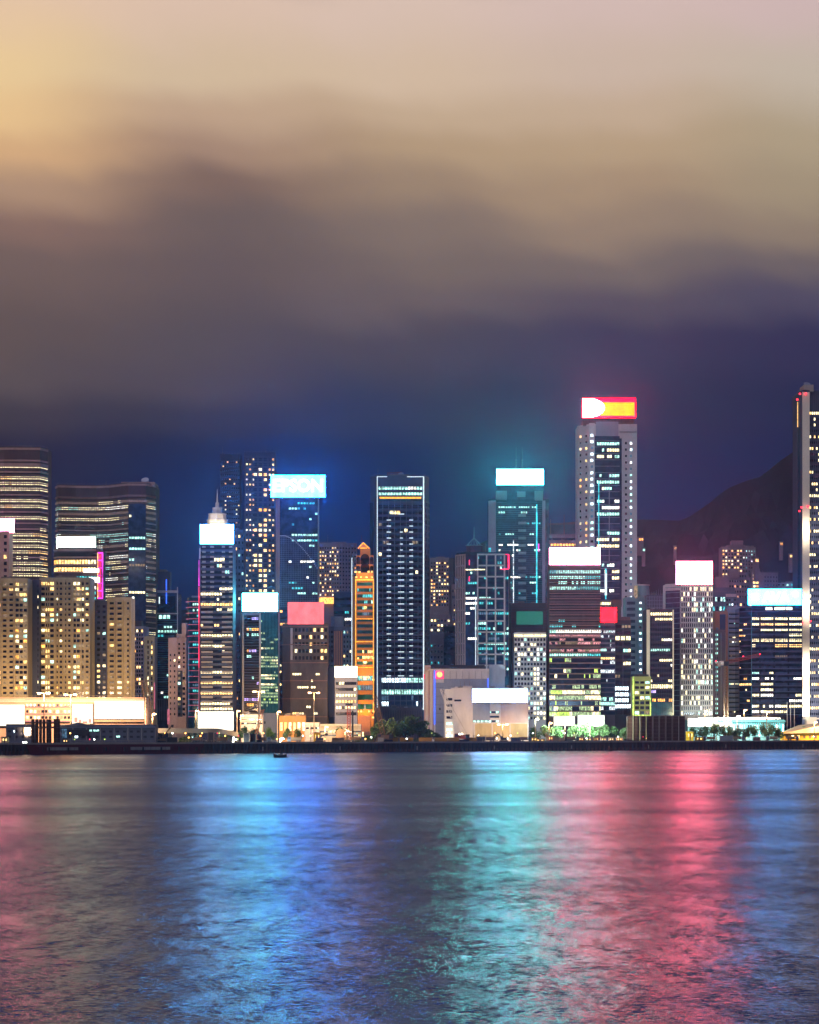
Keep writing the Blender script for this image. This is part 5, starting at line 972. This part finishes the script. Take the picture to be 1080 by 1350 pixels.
def excavator(px, d, s, label, pts, mat):
    Y = Q(px)+d; r = empty('excavator', (X(px, Y), Y, G), label, 'excavator', 'excavators on the quay')
    for sy in (-1, 1): m = MB(); m.box(-1.9*s, 1.9*s, sy*1.2*s-.3, sy*1.2*s+.3, .1, .9*s, 'dark'); m.tube((-1.9*s,sy*1.2*s-.3,.5*s), (-1.9*s,sy*1.2*s+.3,.5*s), .42*s, .42*s, 'dark', 10); m.tube((1.9*s,sy*1.2*s-.3,.5*s), (1.9*s,sy*1.2*s+.3,.5*s), .42*s, .42*s, 'dark', 10); m.build('track', r)
    m = MB(); m.box(-1.6*s, 2*s, -1.2*s, 1.2*s, 1*s, 2.3*s, mat); m.build('body', r); m = MB(); m.box(-1.7*s, -.5*s, -1.3*s, -.2*s, 1.2*s, 3.1*s, mat); c = m.build('cab', r); m = MB(); m.box(-1.6*s, -.7*s, -1.35*s, -1.3*s, 2*s, 2.9*s, 'glass_slate'); m.build('cab_window', c)
    P = [Vector((X(a, Y)-X(px, Y), 0, Z(b_, Y)-G)) for a, b_ in pts]; m = MB()
    for a, b_ in zip(P, P[1:]): m.tube(a, b_, .38*s, .3*s, mat, 6)
    m.build('arm', r); m = MB(); e = P[-1]; m.hexa([(e.x-.6*s,-.6*s,e.z-1.2*s),(e.x+.3*s,-.6*s,e.z-1.4*s),(e.x+.3*s,.6*s,e.z-1.4*s),(e.x-.6*s,.6*s,e.z-1.2*s),(e.x-.6*s,-.6*s,e.z),(e.x+.6*s,-.6*s,e.z),(e.x+.6*s,.6*s,e.z),(e.x-.6*s,.6*s,e.z)], 'dark'); m.build('bucket', r)
excavator(664, 10, 1.0, 'dark excavator with its arm curved to the left in front of the boxy hall', [(662,973),(657,967.5),(651,972)], 'dark')
excavator(213, 12, 1.0, 'excavator with a straight raised arm at the right end of the dark warehouse', [(214,972),(221,964),(227.5,955.5)], 'crane_brown')
excavator(421, 12, 1.0, 'small excavator with a raised bent arm beside the yellow orange cabin', [(417,976),(425,970),(431,967)], 'navy_wall')
# drilling rig
Y = Q(461)+14; r = empty('drilling_rig', (X(461, Y), Y, G), 'dark drilling rig with an upright mast left of the golden tower foot', 'drilling rig')
x_ = lambda px: X(px, Y)-X(461, Y); z_ = lambda py: Z(py, Y)-G
m = MB(); m.lattice((x_(460), 0, 1), (x_(460), 0, z_(929)), 1.6, 'crane_red', 14, .22); m.build('mast', r)
m = MB(); m.box(x_(455.5), x_(465), -1, 1, z_(930), z_(927.5), 'dark'); m.build('cross_head', r)
m = MB(); m.tube((x_(465), 0, 0), (x_(465), 0, z_(937)), .5, .4, 'dark', 8); m.build('drill_rod', r)
m = MB(); m.box(x_(443), x_(457), -1.5, 1.5, 1.2, z_(969.5), 'crane_brown'); m.tube((x_(449), -1.6, 4.6), (x_(449), 1.6, 4.6), 2.3, 2.3, 'crane_brown', 14); m.tube((x_(451), 0, z_(969)), (x_(460), 0, z_(958)), .3, .2, 'dark', 5); m.build('body', r)
for sy in (-1, 1): m = MB(); m.box(x_(442), x_(462), sy*1.6-.4, sy*1.6+.4, 0, 1.2, 'dark'); m.build('track', r)
# tower crane
Y = Q(957.5)+95; r = empty('tower_crane', (X(957.5, Y), Y, G), 'red brown tower crane with a nearly level jib before the navy office tower', 'tower crane')
x_ = lambda px: X(px, Y)-X(957.5, Y); z_ = lambda py: Z(py, Y)-G
m = MB(); m.lattice((0,0,0), (0,0,z_(876)), 2.4, 'crane_brown', 26, .16); m.build('mast', r)
m = MB(); m.lattice((0,0,z_(873)), (x_(1002),0,z_(863.5)), 1.9, 'crane_red', 24, .15); m.build('jib', r)
m = MB(); m.lattice((0,0,z_(873)), (x_(944),0,z_(876)), 1.8, 'crane_red', 6, .15); m.build('counter_jib', r)
m = MB(); m.box(x_(946), x_(950), -1.2, 1.2, z_(879), z_(873), 'concrete'); m.build('counterweight', r)
m = MB(); m.box(x_(949), x_(954), -1, 1, z_(877), z_(871.5), 'white_wall'); m.build('cab', r); m = MB(); m.box(-1.5, 1.5, -1.5, 1.5, z_(878), z_(872), 'dark'); m.build('slewing_ring', r)
for px, yy in ((944,871.5),(980,865.5),(1002,862.5)):
    m = MB(); m.tube((0,0,-.35), (0,0,.35), .4, .4, 'beacon', 8); o = m.build('warning_light', r); o.location = (x_(px), -.5, z_(yy))

# small lit houses on the far slope
def hillhouse(px, y, Yd, wpx, label, lit):
    z = Z(y, Yd); w_ = wpx*Yd/F/2; r = empty('hillside_house', (X(px, Yd), Yd, z), label, 'house', 'small lit houses on the far slope')
    m = MB(); m.box(-w_, w_, 0, 8, -14, 3.5, 'hill_tower'); m.build('wall', r); m = MB(); m.box(-w_-.5, w_+.5, -.5, 8.5, 3.5, 4.2, 'slate'); m.build('roof', r)
    for k in (-.55, .25): m = MB(); m.box(w_*k, w_*(k+.5), -.15, 0, .3, 2.4, lit); m.build('window', r)
for px, y, wpx, lab, lit in ((890.5, 724.5, 3.5, 'tiny lit house on the slope above the pink haloed sign', 'lit_warm'), (1030.5, 719, 4, 'tiny orange lit house on the slope nearest the top', 'lit_amber'), (1043, 735, 4, 'tiny lit house lower on the slope left of the cream column', 'lit_warm'), (1051.5, 718.5, 3, 'tiny lit house right beside the cream column', 'lit_amber'), (845, 713, 8, 'brown lit house on the slope touching the tallest cream tower', 'lit_amber'), (849, 727, 4, 'tiny greenish house on the slope just below the brown lit house', 'lit_cool'), (998, 741, 6, 'orange lit house right below the highest hillside apartment tower', 'lit_warm'), (580, 785, 7, 'lit house in the dark trees right of the white outlined tower', 'lit_amber'), (588, 791, 6, 'lower lit house in the dark trees right of the white outlined tower', 'lit_cool')):
    hillhouse(px, y, 2330 if px < 600 or px > 990 and px < 1000 else 2900, wpx, lab, lit)
# ================================================================== on the water
def barge(x0, x1, d, label):
    Y = Q((x0+x1)/2)+d; cx = X((x0+x1)/2, Y); w_ = (x1-x0)*Y/F/2; r = empty('barge', (cx, Y, 0), label, 'barge')
    ang = math.atan2(Q(x1)-Q(x0), X(x1, Q(x1))-X(x0, Q(x0))); r.rotation_euler.z = ang
    m = MB(); m.hexa([(-w_+3,-4.5,-1.5),(w_-3,-4.5,-1.5),(w_-3,4.5,-1.5),(-w_+3,4.5,-1.5),(-w_,-4.5,3.6),(w_,-4.5,3.6),(w_,4.5,3.6),(-w_,4.5,3.6)], 'maroon')
    for k in range(28): x = -w_+2+(2*w_-4)*k/27; m.box(x-.1, x+.1, -4.68, -4.5, .9, 3.5, 'dark')
    m.build('hull', r)
    m = MB(); m.box(-w_, w_, -4.5, -4.2, 3.6, 4.5, 'maroon'); m.box(-w_, w_, 4.2, 4.5, 3.6, 4.5, 'maroon'); m.build('bulwark', r)
    for a, b_ in ((17, 74), (166, 237)):
        m = MB(); xa = X(a, Y)-cx; xb = X(b_, Y)-cx; xa = max(xa, -w_+4); m.box(xa, xb, -4.95, -4.7, 1.9, 3.3, 'concrete')
        for k in range(9): x = xa+(xb-xa)*k/8; m.box(x-.06, x+.06, -5.0, -4.95, 1.9, 3.3, 'slate')
        m.build('side_board', r)
    for k in range(9): m = MB(); x = -w_+5+k*(2*w_-10)/8; m.tube((x, -4.9, 3.2), (x, -4.9, 1.4), .5, .5, 'dark', 8); m.build('fender', r)
barge(10, 300, -8, 'long dark red barge with two pale side boards moored along the left quay')
Y = 1212; r = empty('sampan', (X(369.5, Y), Y, 0), 'small dark open boat alone on the water below the white floodlights', 'boat'); r.scale = (1.15, 1.15, 1.7)
m = MB(); sec = []
for k in range(9):
    t = k/8; x = -2.2+4.4*t; wd = .85*math.sin(math.pi*min(1, .22+.78*t*1.0) if t < .5 else math.pi*(.5+(t-.5)*.72)); kz = -.25+.5*abs(t-.5)**2*2; top = .55+.45*abs(t-.5)**2*3
    sec.append([(x,-wd,top),(x,-wd*.8,.1),(x,0,kz),(x,wd*.8,.1),(x,wd,top)])
for a, b_ in zip(sec, sec[1:]):
    for j in range(4): m.quad(a[j], b_[j], b_[j+1], a[j+1], 'dark')
m.poly(sec[0], 'dark'); m.poly(list(reversed(sec[-1])), 'dark'); m.build('hull', r)
m = MB(); m.box(-.2, 1.0, -.5, .5, .45, 1.0, 'slate'); m.box(-.1, .8, -.45, .45, 1.0, 1.15, 'dark'); m.build('wheelhouse', r); m = MB(); m.box(-2.35, -2.05, -.15, .15, .1, 1.0, 'dark'); m.build('outboard_motor', r); m = MB(); m.tube((.1,0,1.1), (.1,0,1.75), .05, .04, 'steel', 5); m.box(-.9,-.5,-.2,.2,.45,.95,'slate'); m.build('mast', r)
Y = 1630; r = empty('channel_buoy', (X(803, Y), Y, 0), 'small dark buoy with a reddish top floating off the quay', 'buoy')
m = MB(); m.tube((0,0,-.4), (0,0,.6), 2.0, 1.8, 'dark', 12); m.build('float', r); m = MB(); m.lattice((0,0,.6), (0,0,2.2), .7, 'crane_red', 3, .07); m.tube((0,0,2.2), (0,0,2.6), .4, .3, 'orange_wall', 8); m.build('topmark', r)

# ------------------------------------------------------------------ haze: the damp air over the harbour
def haze():
    m = bpy.data.materials.new('haze'); m.use_nodes = True; t = m.node_tree; t.nodes.clear()
    v = t.nodes.new('ShaderNodeVolumePrincipled'); o = t.nodes.new('ShaderNodeOutputMaterial')
    v.inputs['Color'].default_value = (.50, .66, 1, 1); v.inputs['Density'].default_value = HAZE_D; v.inputs['Anisotropy'].default_value = .93
    t.links.new(v.outputs[0], o.inputs['Volume']); MATS['haze'] = m
    b = MB(); b.box(-3200, 3200, -420, 5300, -8, 560, 'haze'); ob = b.build('haze'); ob['kind'] = 'stuff'
HAZE_D = .000052
haze()
